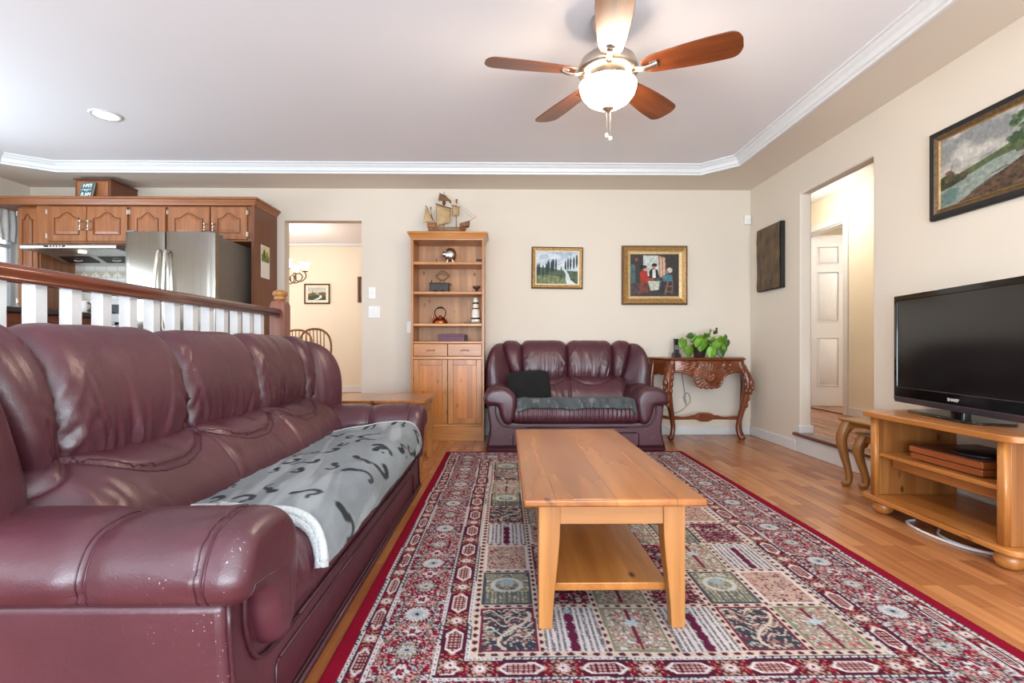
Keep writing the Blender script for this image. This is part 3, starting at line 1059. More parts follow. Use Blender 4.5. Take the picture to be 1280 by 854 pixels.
# grey blanket with dark horseshoe marks, spread over the long sofa's seat
def sofa_blanket():
    root = thing('blanket', (-.522, 2.04, .36), 'grey plush blanket with dark horseshoe marks spread over the long sofa seat', 'blanket', None, PI / 2)
    ss = SeatSurface(1.112, 34)
    nx, nv = 260, 150
    u = np.linspace(0, 1, nx)
    base = ss.at(np.linspace(-.85, .85, 400), n=400, lift=.016, pleat=.15)
    # profile range: from the bolster to just below the lip
    cc = curve2(SEAT, 400)
    t0 = int(np.argmin(np.abs(cc[:, 0] - .41) + (cc[:, 1] < .3) * 9))
    tl = [i for i in range(400) if cc[i, 0] < 0 and cc[i, 1] <= .312][0]
    P = np.zeros((nx, nv, 3))
    vn = VN(77)
    for j in range(nv):
        f = j / (nv - 1)
        ti = t0 + (tl - t0) * f
        near = -.545 - .20 * f + .012 * math.sin(f * 9)          # the near edge runs slantwise
        far = .675 + .185 * f
        xs = near + (far - near) * u
        col = base[:, int(round(ti)), :]
        P[:, j, 0] = xs
        P[:, j, 1] = np.interp(xs, base[:, 0, 0], col[:, 1])
        P[:, j, 2] = np.interp(xs, base[:, 0, 0], col[:, 2])
    U, F = np.meshgrid(u, np.linspace(0, 1, nv), indexing='ij')
    wr = .012 * (vn.fbm(U * 7 + F * 2, F * 4) - .5) + .006 * (vn(U * 18 - F * 5, F * 7) - .5)
    P[..., 2] += wr * (1 - smoothstep(.75, 1, F))
    P[..., 1] -= wr * smoothstep(.7, 1, F)
    P[..., 2] += .012 * smoothstep(.95, 1, U) + .022 * smoothstep(.75, 1, U) * F * (1 - smoothstep(.8, 1, F))
    cv = Cv(nx, nv, (121, 129, 135))
    n = VN(5).fbm(cv.u * 9 + cv.v * 5, cv.v * 7 - cv.u * 4, 4)
    cv.c *= (0.80 + .42 * n)[..., None]
    n2 = VN(8).fbm(cv.u * 5 + cv.v * 9, cv.v * 4, 3)
    cv.mask(smoothstep(.58, .72, n2), (158, 165, 170), .6)
    rnd = random.Random(4)
    cells = [(a, b) for a in range(8) for b in range(4)]
    for a, b in cells:
        if rnd.random() < .12:
            continue
        cx, cy = (a + .5 + rnd.uniform(-.3, .3)) / 8, (b + .5 + rnd.uniform(-.3, .3)) / 4
        an, sp = rnd.uniform(0, 2 * PI), rnd.uniform(.45, 1.1)
        r = rnd.uniform(.042, .068)
        pts = []
        for q in range(13):
            th = an + (q / 12 - .5) * 2 * PI * sp * .6
            k_ = 1 + .35 * math.sin(2.7 * th + a)
            pts.append((cx + r * .62 * k_ * math.cos(th), cy + r * 1.3 * k_ * math.sin(th)))
        cut = rnd.randint(4, 8)
        cv.line(pts[:cut], rnd.uniform(.014, .022), (34, 37, 42), .95)
        cv.line(pts[cut:] if rnd.random() < .4 else pts[cut - 1:], rnd.uniform(.009, .014), (40, 43, 48), .95)
        cv.line(pts[:3], .022, (34, 37, 42), .9)
        if rnd.random() < .5:
            cv.ell(cx, cy, .006, .012, (50, 54, 58))
    rim = np.minimum(np.minimum(cv.u, 1 - cv.u) * 1.5, 1 - cv.v + .006)
    cv.mask((.010 - np.minimum(cv.u, 1 - cv.u)) / .004, (188, 194, 196))
    P[..., 2] -= .36
    top = colour_mesh('blanket_top', P, cv.c, painted('blanket_plush', .9, .5, 240, 0), root)
    sol = top.modifiers.new('thick', 'SOLIDIFY')
    sol.thickness, sol.offset = .010, -1
    # folded fleece hem on the near edge, thin fleece edge on the far edge
    e0 = [tuple(P[1, j] + np.array([-.004, 0, -.004])) for j in range(0, nv, 4)]
    MB().tube(e0, [.018] * len(e0), 12).build('fleece_hem', M['fleece'], root, smooth=True)
    e2 = [tuple(p + np.array([-.012, -.004, .010])) for p in (P[2, j] for j in range(40, nv, 4))]
    MB().tube(e2, [.013] * len(e2), 10).build('fleece_hem', M['fleece'], root, smooth=True)
    e1 = [tuple(P[-1, j] + np.array([.002, 0, .004])) for j in range(0, nv, 4)]
    MB().tube(e1, .009, 8).build('fleece_hem', M['fleece'], root, smooth=True)


M['fleece'] = plain('white_fleece', (188, 194, 196), 0.95, var=0.12, scale=150, bump=1.0)
sofa_blanket()


def love_throw():
    ss = SeatSurface(.77, 22)
    nx, nv = 200, 70
    base = ss.at(np.linspace(-.53, .53, 260), n=400, lift=.016, pleat=.1)
    cc = curve2(SEAT, 400)
    t0 = int(np.argmin(np.abs(cc[:, 0] - .36) + (cc[:, 1] < .3) * 9))
    front = [i for i in range(400) if cc[i, 0] < .02]
    P = np.zeros((nx, nv, 3))
    vn = VN(91)
    u = np.linspace(0, 1, nx)
    xs = -.49 + .985 * u
    zl = .352 - .055 * smoothstep(.95, 1, u) - .012 * smoothstep(.12, 0, u) + .012 * (vn(u * 9, u * 0) - .5)
    for i in range(nx):
        tl = [k for k in front if cc[k, 1] <= zl[i]][0]
        idx = t0 + (tl - t0) * np.linspace(0, 1, nv)
        src = base[min(259, int((xs[i] + .53) / 1.06 * 259))]
        for k in range(3):
            P[i, :, k] = np.interp(idx, np.arange(400), src[:, k])
        P[i, :, 0] = xs[i]
    U, F = np.meshgrid(u, np.linspace(0, 1, nv), indexing='ij')
    P[..., 2] += .026 * (vn.fbm(U * 8 + F, F * 3) - .35) * (1 - .5 * F)
    P[..., 1] -= .012 * vn(U * 14, F * 2) * smoothstep(.8, 1, F)
    cv = Cv(nx, nv, (72, 78, 82))
    n = VN(6).fbm(cv.u * 30, cv.v * 6, 4)
    cv.c *= (.35 + 1.3 * n)[..., None]
    cv.mask(smoothstep(.60, .72, VN(3).fbm(cv.u * 44, cv.v * 8, 3)), (128, 134, 138), .6)
    P += np.array([.592, 4.268, 0])
    o = np.array([.592, 4.268, .38])
    th = colour_mesh('throw', P - o, cv.c, painted('grey_fur_throw', .95, .8, 200, .1))
    th.location = tuple(o)
    s_ = th.modifiers.new('thick', 'SOLIDIFY')
    s_.thickness, s_.offset = .01, -1
    tag(th, 'dark grey fur throw lying along the two-seat sofa seat', 'throw')


love_throw()


def pillow(name, mat, w_, h_, t_, loc, rot, label, cat):
    n = 40
    u, v = np.meshgrid(np.linspace(-1, 1, n), np.linspace(-1, 1, n), indexing='ij')
    prf = np.clip((1 - u ** 2) * (1 - v ** 2), 0, 1) ** .42
    pin = 1 - .09 * np.abs(u) ** 4 * np.abs(v) ** 4
    pin2 = 1 - .09 * np.abs(v) ** 4 * np.abs(u) ** 4
    X, Z = u * w_ / 2 * pin2, v * h_ / 2 * pin
    vn = VN(9)
    wob = .012 * (vn(u * 3 + 9, v * 3 + 9) - .5) * prf
    m = MB()
    m.grid(np.stack([X, -t_ / 2 * prf + wob, Z], -1))
    m.grid(np.stack([X, t_ / 2 * prf + wob, Z], -1))
    o = m.build(name, mat, None, smooth=True)
    o.location, o.rotation_euler = loc, rot
    return tag(o, label, cat)


pillow('pillow', M['cushion'], .385, .30, .16, (.212, 4.535, .518), (math.radians(-24), math.radians(-3), 0), 'black plush pillow leaning in the left corner of the two-seat sofa', 'pillow')


# =================================================================== RUG
def rug():
    W_, LN = 1.945, 3.18
    nx, ny = 486, 796
    x, y = np.meshgrid(np.linspace(0, W_, nx), np.linspace(0, LN, ny), indexing='ij')   # x from the sofa side, y from the far end
    vn = [VN(i) for i in range(100, 120)]
    # woven edges wander by a few millimetres
    xx = x + .010 * (vn[0](x * .7, y * 3.2) - .5)
    yy = y + .008 * (vn[1](x * 3.2, y * .7) - .5)
    dl, dr, dt, db = xx, W_ - xx, yy, LN - yy
    d = np.minimum(np.minimum(dl, dr), np.minimum(dt, db))
    side = (np.minimum(dl, dr) <= np.minimum(dt, db))
    s = np.where(side, yy - LN / 2, xx - W_ / 2)
    RED, BUR, PLUM, NAVY = L3(134, 20, 44), L3(98, 32, 50), L3(74, 34, 54), L3(52, 50, 66)
    IVO, CRM, TAN, GRN, BLU, PNK, ROS = L3(208, 200, 202), L3(200, 184, 172), L3(166, 140, 120), L3(132, 128, 116), L3(150, 166, 172), L3(190, 152, 146), L3(176, 40, 60)
    MAR = L3(84, 28, 46)
    C = np.zeros((nx, ny, 3)) + RED

    def put(m, col):
        C[m] = col

    def band(a, b):
        return (d >= a) & (d < b)

    def guard(a, b):
        m = band(a, b)
        mid = (a + b) / 2
        t = (d - mid) / (b - a)
        put(m, IVO)
        put(m & (np.abs(t) > .40), NAVY)
        f = np.mod(s, .024) / .024 - .5
        put(m & (np.abs(f - t * .5) < .17) & (np.abs(t) < .24), NAVY)
        f2 = np.mod(s + .012, .024) / .024 - .5
        put(m & (np.abs(f2) < .10) & (np.abs(t) < .3), BLU * .75)

    def orn(k, a, b, fr):                            # mirrored ornament noise
        return vn[k](a * fr, b * fr)

    def medallions(a, b, per, ph):
        m = band(a, b)
        h = (b - a) / 2
        tt_ = d - (a + b) / 2
        t = np.abs(tt_) / h
        f = (np.mod(s + ph, per) - per / 2)
        put(m, MAR)
        fa = np.abs(f)
        fl = per / 2 - fa                            # distance to the flower centre between medallions
        o1 = orn(2, t * h, fl, 170)
        leafy = m & (fl < .062) & (o1 > .60)
        put(leafy, TAN)
        put(m & (fl > .035) & (fl < .06) & (orn(3, t * h, fl, 200) > .62), ROS)
        an = np.arctan2(t * h, fl)
        rr = np.hypot(t * h, fl)
        put(m & (rr < .020 + .006 * np.cos(an * 8)), PNK * .95)
        put(m & (rr < .014 + .004 * np.cos(an * 8 + PI)), IVO)
        put(m & (rr < .005), BUR)
        hexd = np.maximum(t / .68, fa / .064 + .55 * t)
        put(m & (hexd < 1.0), IVO)
        inn = m & (hexd < .82)
        put(inn, MAR)
        chk = (np.mod(f + 1, .014) < .009) & (np.mod(tt_ + 1, .011) < .007)
        put(inn & chk, PNK)
        put(m & (np.abs(t - 1) < .09), PLUM)

    def cream_ovals(m, t, along, per=.036):
        put(m, CRM)
        f = np.mod(along, per) - per / 2
        put(m & ((f / .0105) ** 2 + (t / .62) ** 2 < 1), BUR)
        put(m & ((f / .005) ** 2 + (t / .28) ** 2 < 1), NAVY)

    # bands from the edge inwards
    guard(.046, .061)
    medallions(.061, .108, .222, .0)
    guard(.108, .120)
    # main border
    m = band(.120, .284)
    h = .082
    tt = (d - .202)
    ta = np.abs(tt)
    per = .390
    f = np.mod(s, per) - per / 2                     # rosette at f = 0, second kind at +-per/2
    fa = np.abs(f)
    fb = per / 2 - fa
    put(m, BUR * .92)
    o = .6 * orn(4, ta, fa, 55) + .4 * orn(5, ta, fa, 120)
    put(m & (o > .56), RED * 1.1)
    put(m & (np.abs(o - .46) < .045), PLUM)
    o2 = .55 * orn(6, ta, fa, 75) + .45 * orn(7, ta, fa, 150)
    put(m & (np.abs(o2 - .52) < .030), IVO * .92)
    put(m & (o2 > .70), GRN)
    put(m & (orn(8, ta, fa, 130) > .79), PNK)
    put(m & (orn(9, ta, fa, 150) > .80), BLU)
    put(m & (orn(10, ta, fa, 140) < .16), NAVY)
    for ctr, r0, cols in ((fa, .050, (IVO, BLU, NAVY)),):
        an = np.arctan2(ctr, ta)
        rr = np.hypot(ta / .90, ctr / .95)
        pet = .90 + .10 * np.cos(np.arctan2(ctr, tt) * 22)
        put(m & (rr < r0 * 1.08), BUR)
        put(m & (rr < r0 * pet), cols[0])
        put(m & (rr < r0 * .86) & (np.cos(np.arctan2(ctr, tt) * 22) > .35), cols[1] * .85)
        put(m & (rr < r0 * .42), cols[1])
        put(m & (rr < r0 * .16), cols[2])
    an = np.arctan2(fb, ta)
    rr = np.hypot(ta / 1.15, fb)
    put(m & (rr < .036 * (.72 + .28 * np.cos(an * 10))), GRN * 1.1)
    put(m & (rr < .026 * (.70 + .30 * np.cos(an * 10 + PI))), IVO * .9)
    put(m & (rr < .012), BLU)
    put(m & (rr < .005), PLUM)
    fm = np.abs(fa - per / 4)
    an = np.arctan2(fm, ta)
    rr = np.hypot(ta, fm)
    put(m & (rr < .022 + .006 * np.cos(an * 5)), IVO * .95)
    put(m & (rr < .013 + .004 * np.cos(an * 5 + 1)), PLUM)
    put(m & (rr < .006), ROS)
    guard(.284, .296)
    medallions(.296, .368, .225, .11)
    guard(.368, .381)
    m = band(.381, .406)
    cream_ovals(m, (d - .3935) / .0125, s)
    # field of garden panels: 6 across, 9 along
    m0 = d >= .406
    fx, fy = xx - .406, yy - .406
    FW, FL = W_ - .812, LN - .812
    px, py = (FW + .020) / 6, (FL + .022) / 9
    ix, iy = np.clip((fx / px).astype(int), 0, 5), np.clip((fy / py).astype(int), 0, 8)
    u, v = fx - ix * px, fy - iy * py
    sep_x, sep_y = u > px - .020, v > py - .022
    cream_ovals(m0 & sep_x, (u - px + .010) / .010, fy)
    cream_ovals(m0 & sep_y & ~sep_x, (v - py + .011) / .011, fx)
    tw, th = px - .020, py - .022
    ok = m0 & ~sep_x & ~sep_y
    uc, vc = u - tw / 2, v - th / 2                   # vc grows towards the near end
    ua = np.abs(uc)
    edge = np.minimum(np.minimum(u, tw - u), np.minimum(v, th - v))
    kinds = [[3, 0, 2, 5, 3, 1], [0, 4, 1, 0, 2, 5], [2, 3, 5, 4, 0, 3], [3, 1, 0, 2, 5, 0], [0, 2, 4, 3, 1, 5], [1, 5, 0, 2, 3, 4], [5, 0, 1, 4, 2, 1], [3, 4, 2, 4, 3, 5], [0, 1, 2, 1, 0, 2]]
    K = np.array(kinds)[np.clip(iy, 0, 8), np.clip(ix, 0, 5)]
    sd = (ix * 3 + iy * 5).astype(float)
    flip = np.where(ix % 2 == 0, 1.0, -1.0)
    na = lambda k, a, b, fr: .62 * vn[k](a * fr * 1.35 + sd * 3.7, b * fr * 1.35 + sd * 1.9) + .38 * vn[k](a * fr * 2.6 + 9, b * fr * 2.6 + sd)
    # 0: pale tree on dark ground
    q = ok & (K == 0)
    put(q, L3(58, 62, 74))
    put(q & (na(11, u, v, 48) > .66), L3(150, 112, 100))
    put(q & (na(12, u, v, 60) > .74), L3(140, 40, 60))
    put(q & (na(13, u, v, 55) > .76), L3(150, 160, 150))
    put(q & (na(15, u, v, 80) > .68), CRM * .85)
    trunk = flip * (uc - flip * .02) + .05 * np.sin(vc * 22) * (vc > -.1)
    put(q & (np.abs(trunk) < .0055), CRM)
    for bz, sl in ((-.09, .6), (-.065, -.55), (-.04, .5), (-.015, -.6), (.01, .45), (.035, -.5), (.06, .5)):
        br = vc - bz + sl * flip * uc + .012 * np.sin(uc * 90)
        put(q & (np.abs(br) < .0036) & (np.sign(sl) * flip * uc > -.01), CRM)
    put(q & (edge < .008), L3(110, 40, 62))
    # 1: ivory stripes of little leaves with a plum cypress
    q = ok & (K == 1)
    put(q, IVO * .93)
    st = np.mod(ua, .018) / .018
    zig = np.mod(v + .006 * np.sin(ua * 350), .013) / .013
    put(q & (st > .3) & (st < .82) & (zig < .58), np.array(L3(92, 86, 98)))
    put(q & (st > .3) & (st < .82) & (zig >= .58) & (na(14, u, v, 90) > .5), L3(128, 136, 128))
    put(q & (ua < .012 + .004 * np.sin(v * 120)) & (v > .03), L3(96, 34, 62))
    put(q & (np.hypot(uc, v - .024) < .013), BLU)
    # 2: sand ground with small flowers
    q = ok & (K == 2)
    put(q, L3(160, 148, 132))
    put(q & (na(15, ua, v, 105) > .62), L3(100, 96, 96))
    put(q & (na(16, ua, v, 100) > .68), L3(172, 84, 86))
    put(q & (na(17, ua, v, 95) > .66), L3(200, 198, 196))
    put(q & (ua < .006) , L3(110, 44, 62))
    put(q & (np.hypot(uc, vc + .03) < .020 + .006 * np.cos(np.arctan2(vc + .03, uc) * 6)), L3(176, 186, 196))
    put(q & (edge < .010), L3(128, 130, 108))
    # 3: grey-green niche with a fountain
    q = ok & (K == 3)
    put(q, L3(140, 136, 116))
    put(q & (na(18, ua, v, 105) > .62), L3(88, 94, 96))
    put(q & (na(11, ua, v, 95) > .66), L3(190, 178, 164))
    put(q & (np.abs(np.hypot(uc, vc + .02) - .05) < .008), L3(186, 188, 184))
    put(q & (np.hypot(uc, vc + .04) < .024 + .008 * np.cos(np.arctan2(vc + .04, uc) * 8)), BLU)
    put(q & (v > th * .62) & (np.mod(ua, .014) < .006), L3(96, 102, 96))
    put(q & (edge < .010), L3(70, 74, 84))
    # 4: crimson ground with large blossoms
    q = ok & (K == 4)
    put(q, L3(102, 26, 48))
    put(q & (na(12, ua, v, 80) > .58), L3(60, 46, 62))
    put(q & (na(13, ua, v, 90) > .66), L3(196, 170, 170))
    put(q & (na(14, ua, v, 90) > .70), L3(128, 134, 128))
    put(q & (na(17, ua, v, 50) > .78), L3(170, 44, 62))
    # 5: peach ground with paisley
    q = ok & (K == 5)
    put(q, L3(184, 156, 142))
    put(q & (na(15, u, v, 105) > .62), L3(104, 78, 88))
    put(q & (na(16, u, v, 90) > .76), L3(164, 60, 66))
    put(q & (na(18, u, v, 34) > .76), L3(110, 42, 62))
    put(q & (np.abs(na(18, u, v, 34) - .74) < .03), L3(206, 190, 172))
    put(q & (edge < .007), IVO)
    C *= (.90 + .20 * RNG.random((nx, ny)))[..., None]
    Z = np.full((nx, ny), .010) + .0014 * RNG.random((nx, ny))
    Z[[0, -1], :] = .001
    Z[:, [0, -1]] = .001
    P = np.stack([x - .482, 4.212 - y, Z], -1)
    o = colour_mesh('rug', P, C * .84, painted('rug_wool', 1.0, 0, 300, 0, .05))
    o.modifiers.new('thick', 'SOLIDIFY').thickness = .001
    o.modifiers['thick'].offset = -1
    tag(o, 'large crimson bordered oriental rug with garden panels on the wood floor', 'rug')


rug()

# =================================================================== COFFEE TABLE
t = thing('coffee_table', (.33, 2.15, .012), 'honey pine coffee table with a lower shelf standing on the rug', 'coffee table')
def rel(x0, x1, y0, y1, z0, z1):
    return (x0 - .33, x1 - .33, y0 - 2.15, y1 - 2.15, z0 - .012, z1 - .012)
MB().box(*rel(.055, .602, 1.508, 2.805, .396, .42)).build('tabletop', M['table_top'], t, bevel=0.007, segs=3)
for sx in (-1, 1):
    for sy in (-1, 1):
        xo, yo = (.103 if sx < 0 else .551), (1.555 if sy < 0 else 2.755)
        prof_ = lambda z: .066 - .024 * smoothstep(.33, .0, z) ** .9
        zs = list(np.linspace(0.012, .30, 10)) + [.33, .396]
        rings = []
        for z in zs:
            w_ = float(prof_(z))
            xa, xb = (xo, xo + w_) if sx < 0 else (xo - w_, xo)
            ya, yb = (yo, yo + w_) if sy < 0 else (yo - w_, yo)
            rings.append([(xa - .33, ya - 2.15, z - .012), (xb - .33, ya - 2.15, z - .012), (xb - .33, yb - 2.15, z - .012), (xa - .33, yb - 2.15, z - .012)])
        MB().rings(rings).build('leg', M['oak_z'], t, bevel=0.002)
for b in ((.168, .486, 1.562, 1.584), (.168, .486, 2.728, 2.75)):
    MB().box(*rel(*b, .329, .396)).build('apron', M['oak_x'], t, bevel=0.001)
for b in ((.110, .132), (.522, .544)):
    MB().box(*rel(*b, 1.62, 2.69, .329, .396)).build('apron', M['pine_y'], t, bevel=0.001)
MB().box(*rel(.140, .512, 1.606, 2.70, .104, .129)).build('shelf', M['pine_y'], t, bevel=0.003)

# end table beyond the long sofa
t = thing('end_table', (-.90, 3.81, 0), 'honey pine end table standing past the far arm of the long sofa', 'side table')
MB().box(-.36, .355, -.30, .30, .478, .502).build('tabletop', M['table_top'], t, bevel=0.006, segs=3)
for sx in (-1, 1):
    for sy in (-1, 1):
        x, y = sx * .305, sy * .25
        MB().rings([[(x - a, y - a, z), (x + a, y - a, z), (x + a, y + a, z), (x - a, y + a, z)] for a, z in ((.02, 0), (.03, .36), (.03, .478))]).build('leg', M['oak_z'], t, bevel=0.002)
for b in ((-.275, .275, -.27, -.25), (-.275, .275, .25, .27), (-.325, -.305, -.22, .22), (.305, .325, -.22, .22)):
    MB().box(*b, .41, .478).build('apron', M['oak_x'], t, bevel=0.001)

# =================================================================== BOOKCASE
BX0, BX1, BY0, BY1 = -.866, -.190, 4.735, 5.044
t = thing('bookcase', (-.528, 4.89, 0), 'tall open pine bookcase with two drawers and doors below', 'bookcase')
def bk(name, mat, x0, x1, y0, y1, z0, z1, bevel=.002, parent=None):
    return MB().box(x0 + .528, x1 + .528, y0 - 4.89, y1 - 4.89, z0, z1).build(name, M[mat], parent or t, bevel=bevel)
bk('side_panel', 'pine_z', BX0, BX0 + .022, BY0, BY1, 0, 1.87)
bk('side_panel', 'pine_z', BX1 - .022, BX1, BY0, BY1, 0, 1.87)
bk('back_panel', 'pine_back', BX0 + .022, BX1 - .022, BY1 - .012, BY1, .12, 1.87)
for z0, z1 in ((1.633, 1.66), (1.359, 1.385), (1.063, 1.089)):
    bk('shelf', 'pine_x', BX0 + .022, BX1 - .022, BY0 + .006, BY1 - .012, z0, z1, .004)
bk('shelf', 'pine_x', BX0 + .022, BX1 - .022, BY0, BY1 - .012, .902, .924, .004)
bk('rail', 'pine_x', BX0 + .022, BX1 - .022, BY0, BY0 + .02, .756, .784)
bk('plinth', 'pine_x', BX0 + .022, BX1 - .022, BY0 + .004, BY0 + .024, 0, .135)
bk('rail', 'pine_x', BX0 + .022, BX1 - .022, BY0, BY0 + .02, .135, .158)
# crown
cm = MB()
rg = [[(BX0 - e + .528, BY0 - e - 4.89, z), (BX1 + e + .528, BY0 - e - 4.89, z), (BX1 + e + .528, BY1 - 4.89, z), (BX0 - e + .528, BY1 - 4.89, z)] for z, e in ((1.858, .002), (1.872, .004), (1.90, .018), (1.915, .024), (1.917, .03), (1.934, .03))]
cm.rings(rg).build('crown_moulding', M['pine_x'], t, bevel=.002)
xm = (BX0 + BX1) / 2
for x0, x1 in ((BX0 + .024, xm - .002), (xm + .002, BX1 - .024)):
    dr = bk('drawer', 'pine_x', x0, x1, BY0 - .002, BY0 + .018, .787, .899, .004)
    xc = (x0 + x1) / 2 + .528
    MB().tube(smooth_path([(xc - .035, BY0 - 4.893, .838), (xc - .02, BY0 - 4.908, .842), (xc + .02, BY0 - 4.908, .842), (xc + .035, BY0 - 4.893, .838)], 4), .006).build('handle', M['pine_x'], dr, smooth=True)
for k, (x0, x1) in enumerate(((BX0 + .024, xm - .002), (xm + .002, BX1 - .024))):
    dm = MB()
    fr = .05
    y0, y1 = BY0 - .002, BY0 + .018
    for b in ((x0, x0 + fr, .161, .753), (x1 - fr, x1, .161, .753), (x0 + fr, x1 - fr, .161, .161 + fr), (x0 + fr, x1 - fr, .753 - fr, .753)):
        dm.box(b[0] + .528, b[1] + .528, y0 - 4.89, y1 - 4.89, b[2], b[3])
    d = dm.build('door', M['pine_z'], t, bevel=.003)
    bk('board_panel', 'pine_board', x0 + fr, x1 - fr, y0 + .007, y1, .161 + fr, .753 - fr, .0, d)
    xk = (x1 - .022 if k == 0 else x0 + .022) + .528
    MB().box(xk - .009, xk + .009, y0 - .016 - 4.89, y0 - 4.89, .44, .48).build('handle', M['pine_x'], d, bevel=.004)

# things on the bookcase
def at(x, y, z, name, label, cat, group=None):
    return thing(name, (x, y, z), label, cat, group)

# model sailing ship
s_ = at(-.555, 4.85, 1.936, 'model_ship', 'model sailing ship with tan sails on top of the pine bookcase', 'model ship')
hm = MB()
rings = []
for x, wd, zt, zb in ((-.165, .03, .075, .03), (-.15, .045, .07, .008), (-.10, .055, .052, 0), (0, .058, .045, 0), (.10, .052, .047, 0), (.145, .04, .058, .006), (.175, .018, .066, .03), (.19, .004, .068, .05)):
    rings.append([(x, -wd, zt), (x, -wd * .95, (zt + zb) / 2), (x, -wd * .5, zb), (x, wd * .5, zb), (x, wd * .95, (zt + zb) / 2), (x, wd, zt)])
hm.rings(rings)
hl_ = hm.build('hull', M['hull'], s_, bevel=.003)
rib = MB()
for k in range(10):
    x = -.12 + k * .022
    rib.box(x, x + .007, -.062, -.05, .004, .05)
for z in (.02, .052):
    rib.box(-.15, .145, -.061, -.052, z, z + .005)
rib.build('planking', M['bronze'], hl_)
MB().box(-.175, -.09, -.045, .045, .06, .10).build('stern_castle', M['hull'], s_, bevel=.006)
MB().rings([[(.13, -.03, .06), (.13, .03, .06), (.13, .03, .10), (.13, -.03, .10)], [(.215, -.035, .075), (.215, .035, .075), (.225, .035, .125), (.225, -.035, .125)]]).build('fore_castle', M['sail_dk'], s_, bevel=.004)
MB().tube([(.16, 0, .09), (.285, 0, .17)], [.004, .0015]).build('bowsprit', M['hull'], s_)
for x, zt in ((-.145, .235), (-.02, .405), (.095, .30)):
    MB().tube([(x + (.03 if x < -.1 else 0), 0, .04), (x, 0, zt)], [.005, .002]).build('mast', M['hull'], s_)

def sail(corners, bulge, mat, name='sail'):
    n = 14
    a, b, c, d = [np.array(q) for q in corners]       # top-left, top-right, bottom-right, bottom-left
    u, v = np.meshgrid(np.linspace(0, 1, n), np.linspace(0, 1, n), indexing='ij')
    u, v = u[..., None], v[..., None]
    P = (a * (1 - u) + b * u) * (1 - v) + (d * (1 - u) + c * u) * v
    bl = np.sin(PI * u) ** .7 * np.sin(PI * np.clip(v, 0, 1)) ** .7 * bulge
    P[..., 1] -= bl[..., 0]
    o = MB().grid(P).build(name, mat, s_, smooth=True)
    o.modifiers.new('thick', 'SOLIDIFY').thickness = .002
    return o

sail([(-.095, -.01, .285), (.048, -.01, .242), (.04, -.03, .10), (-.09, -.03, .062)], .05, M['sail'])
sail([(.055, 0, .275), (.128, 0, .255), (.125, -.02, .17), (.062, -.02, .165)], .035, M['sail'])
sail([(-.19, -.01, .262), (-.175, -.01, .265), (-.12, -.01, .115), (-.215, -.01, .105)], .02, M['sail'])
sail([(-.06, 0, .388), (-.01, 0, .37), (.045, 0, .315), (-.075, 0, .318)], .02, M['sail_dk'], 'pennant')
sail([(.0, 0, .345), (.03, 0, .335), (.052, 0, .29), (.04, 0, .295)], .01, M['sail_dk'], 'pennant')
MB().ball((-.02, 0, .297), .018, .018, .020).build('crows_nest', M['brownpot'], s_, smooth=True)
yd = MB()
for p, q in (((-.10, -.01, .29), (.055, -.01, .243)), ((.05, 0, .28), (.135, 0, .257)), ((-.195, -.01, .272), (-.10, -.01, .10)), ((-.065, 0, .392), (.05, 0, .318))):
    yd.tube([p, q], .003)
yd.build('yard', M['hull'], s_)
rg_ = MB()
for p, q in (((-.02, 0, .39), (.285, 0, .168)), ((-.02, 0, .39), (-.16, 0, .1)), ((.095, 0, .295), (.25, 0, .15)), ((-.02, -.0, .30), (-.07, -.05, .05)), ((-.02, 0, .30), (.03, -.05, .05))):
    rg_.tube([p, q], .0009, 5)
rg_.build('rigging', M['sail_dk'], s_)
MB().box(.09, .108, -.004, .004, .30, .335).build('pennant', M['sail_dk'], s_)
MB().box(-.14, -.148, -.004, .004, .235, .26).build('pennant', M['blackm'], s_)

# silver piggy figurine
s_ = at(-.515, 4.85, 1.66, 'silver_figurine', 'round silver animal figurine standing on the top shelf', 'figurine')
MB().ball((0, 0, .082), .058, .05, .066, 20, 14).build('body', M['chrome'], s_, smooth=True)
for x in (-.028, .028):
    for y in (-.02, .02):
        MB().lathe([(.012, 0), (.013, .03)], (x, y, 0), 10).build('foot', M['chrome'], s_, smooth=True)
MB().ball((-.05, -.015, .085), .028, .028, .026).lathe([(.012, 0), (.012, .018)], (-.076, -.018, .082), 10, 0).build('head', M['chrome'], s_, smooth=True)
MB().ball((-.04, -.02, .116), .008, .006, .016).build('ear', M['chrome'], s_, smooth=True)
MB().ball((-.022, .01, .13), .008, .006, .016).build('ear', M['chrome'], s_, smooth=True)
tag(MB().tube([(0, 0, .005), (.055, .012, .005)], .005).build('pen', M['brownpot']), 'small brown pen lying on the top shelf left of the silver figurine', 'pen').location = (-.63, 4.82, 1.66)
s_ = at(-.235, 4.82, 1.66, 'trinket_box', 'tiny black box at the right end of the top shelf', 'box')
MB().box(-.03, .03, -.025, .025, 0, .024).build('body', M['black'], s_, bevel=.003)
MB().box(-.031, .031, -.026, .026, .024, .034).build('lid', M['black'], s_, bevel=.003)

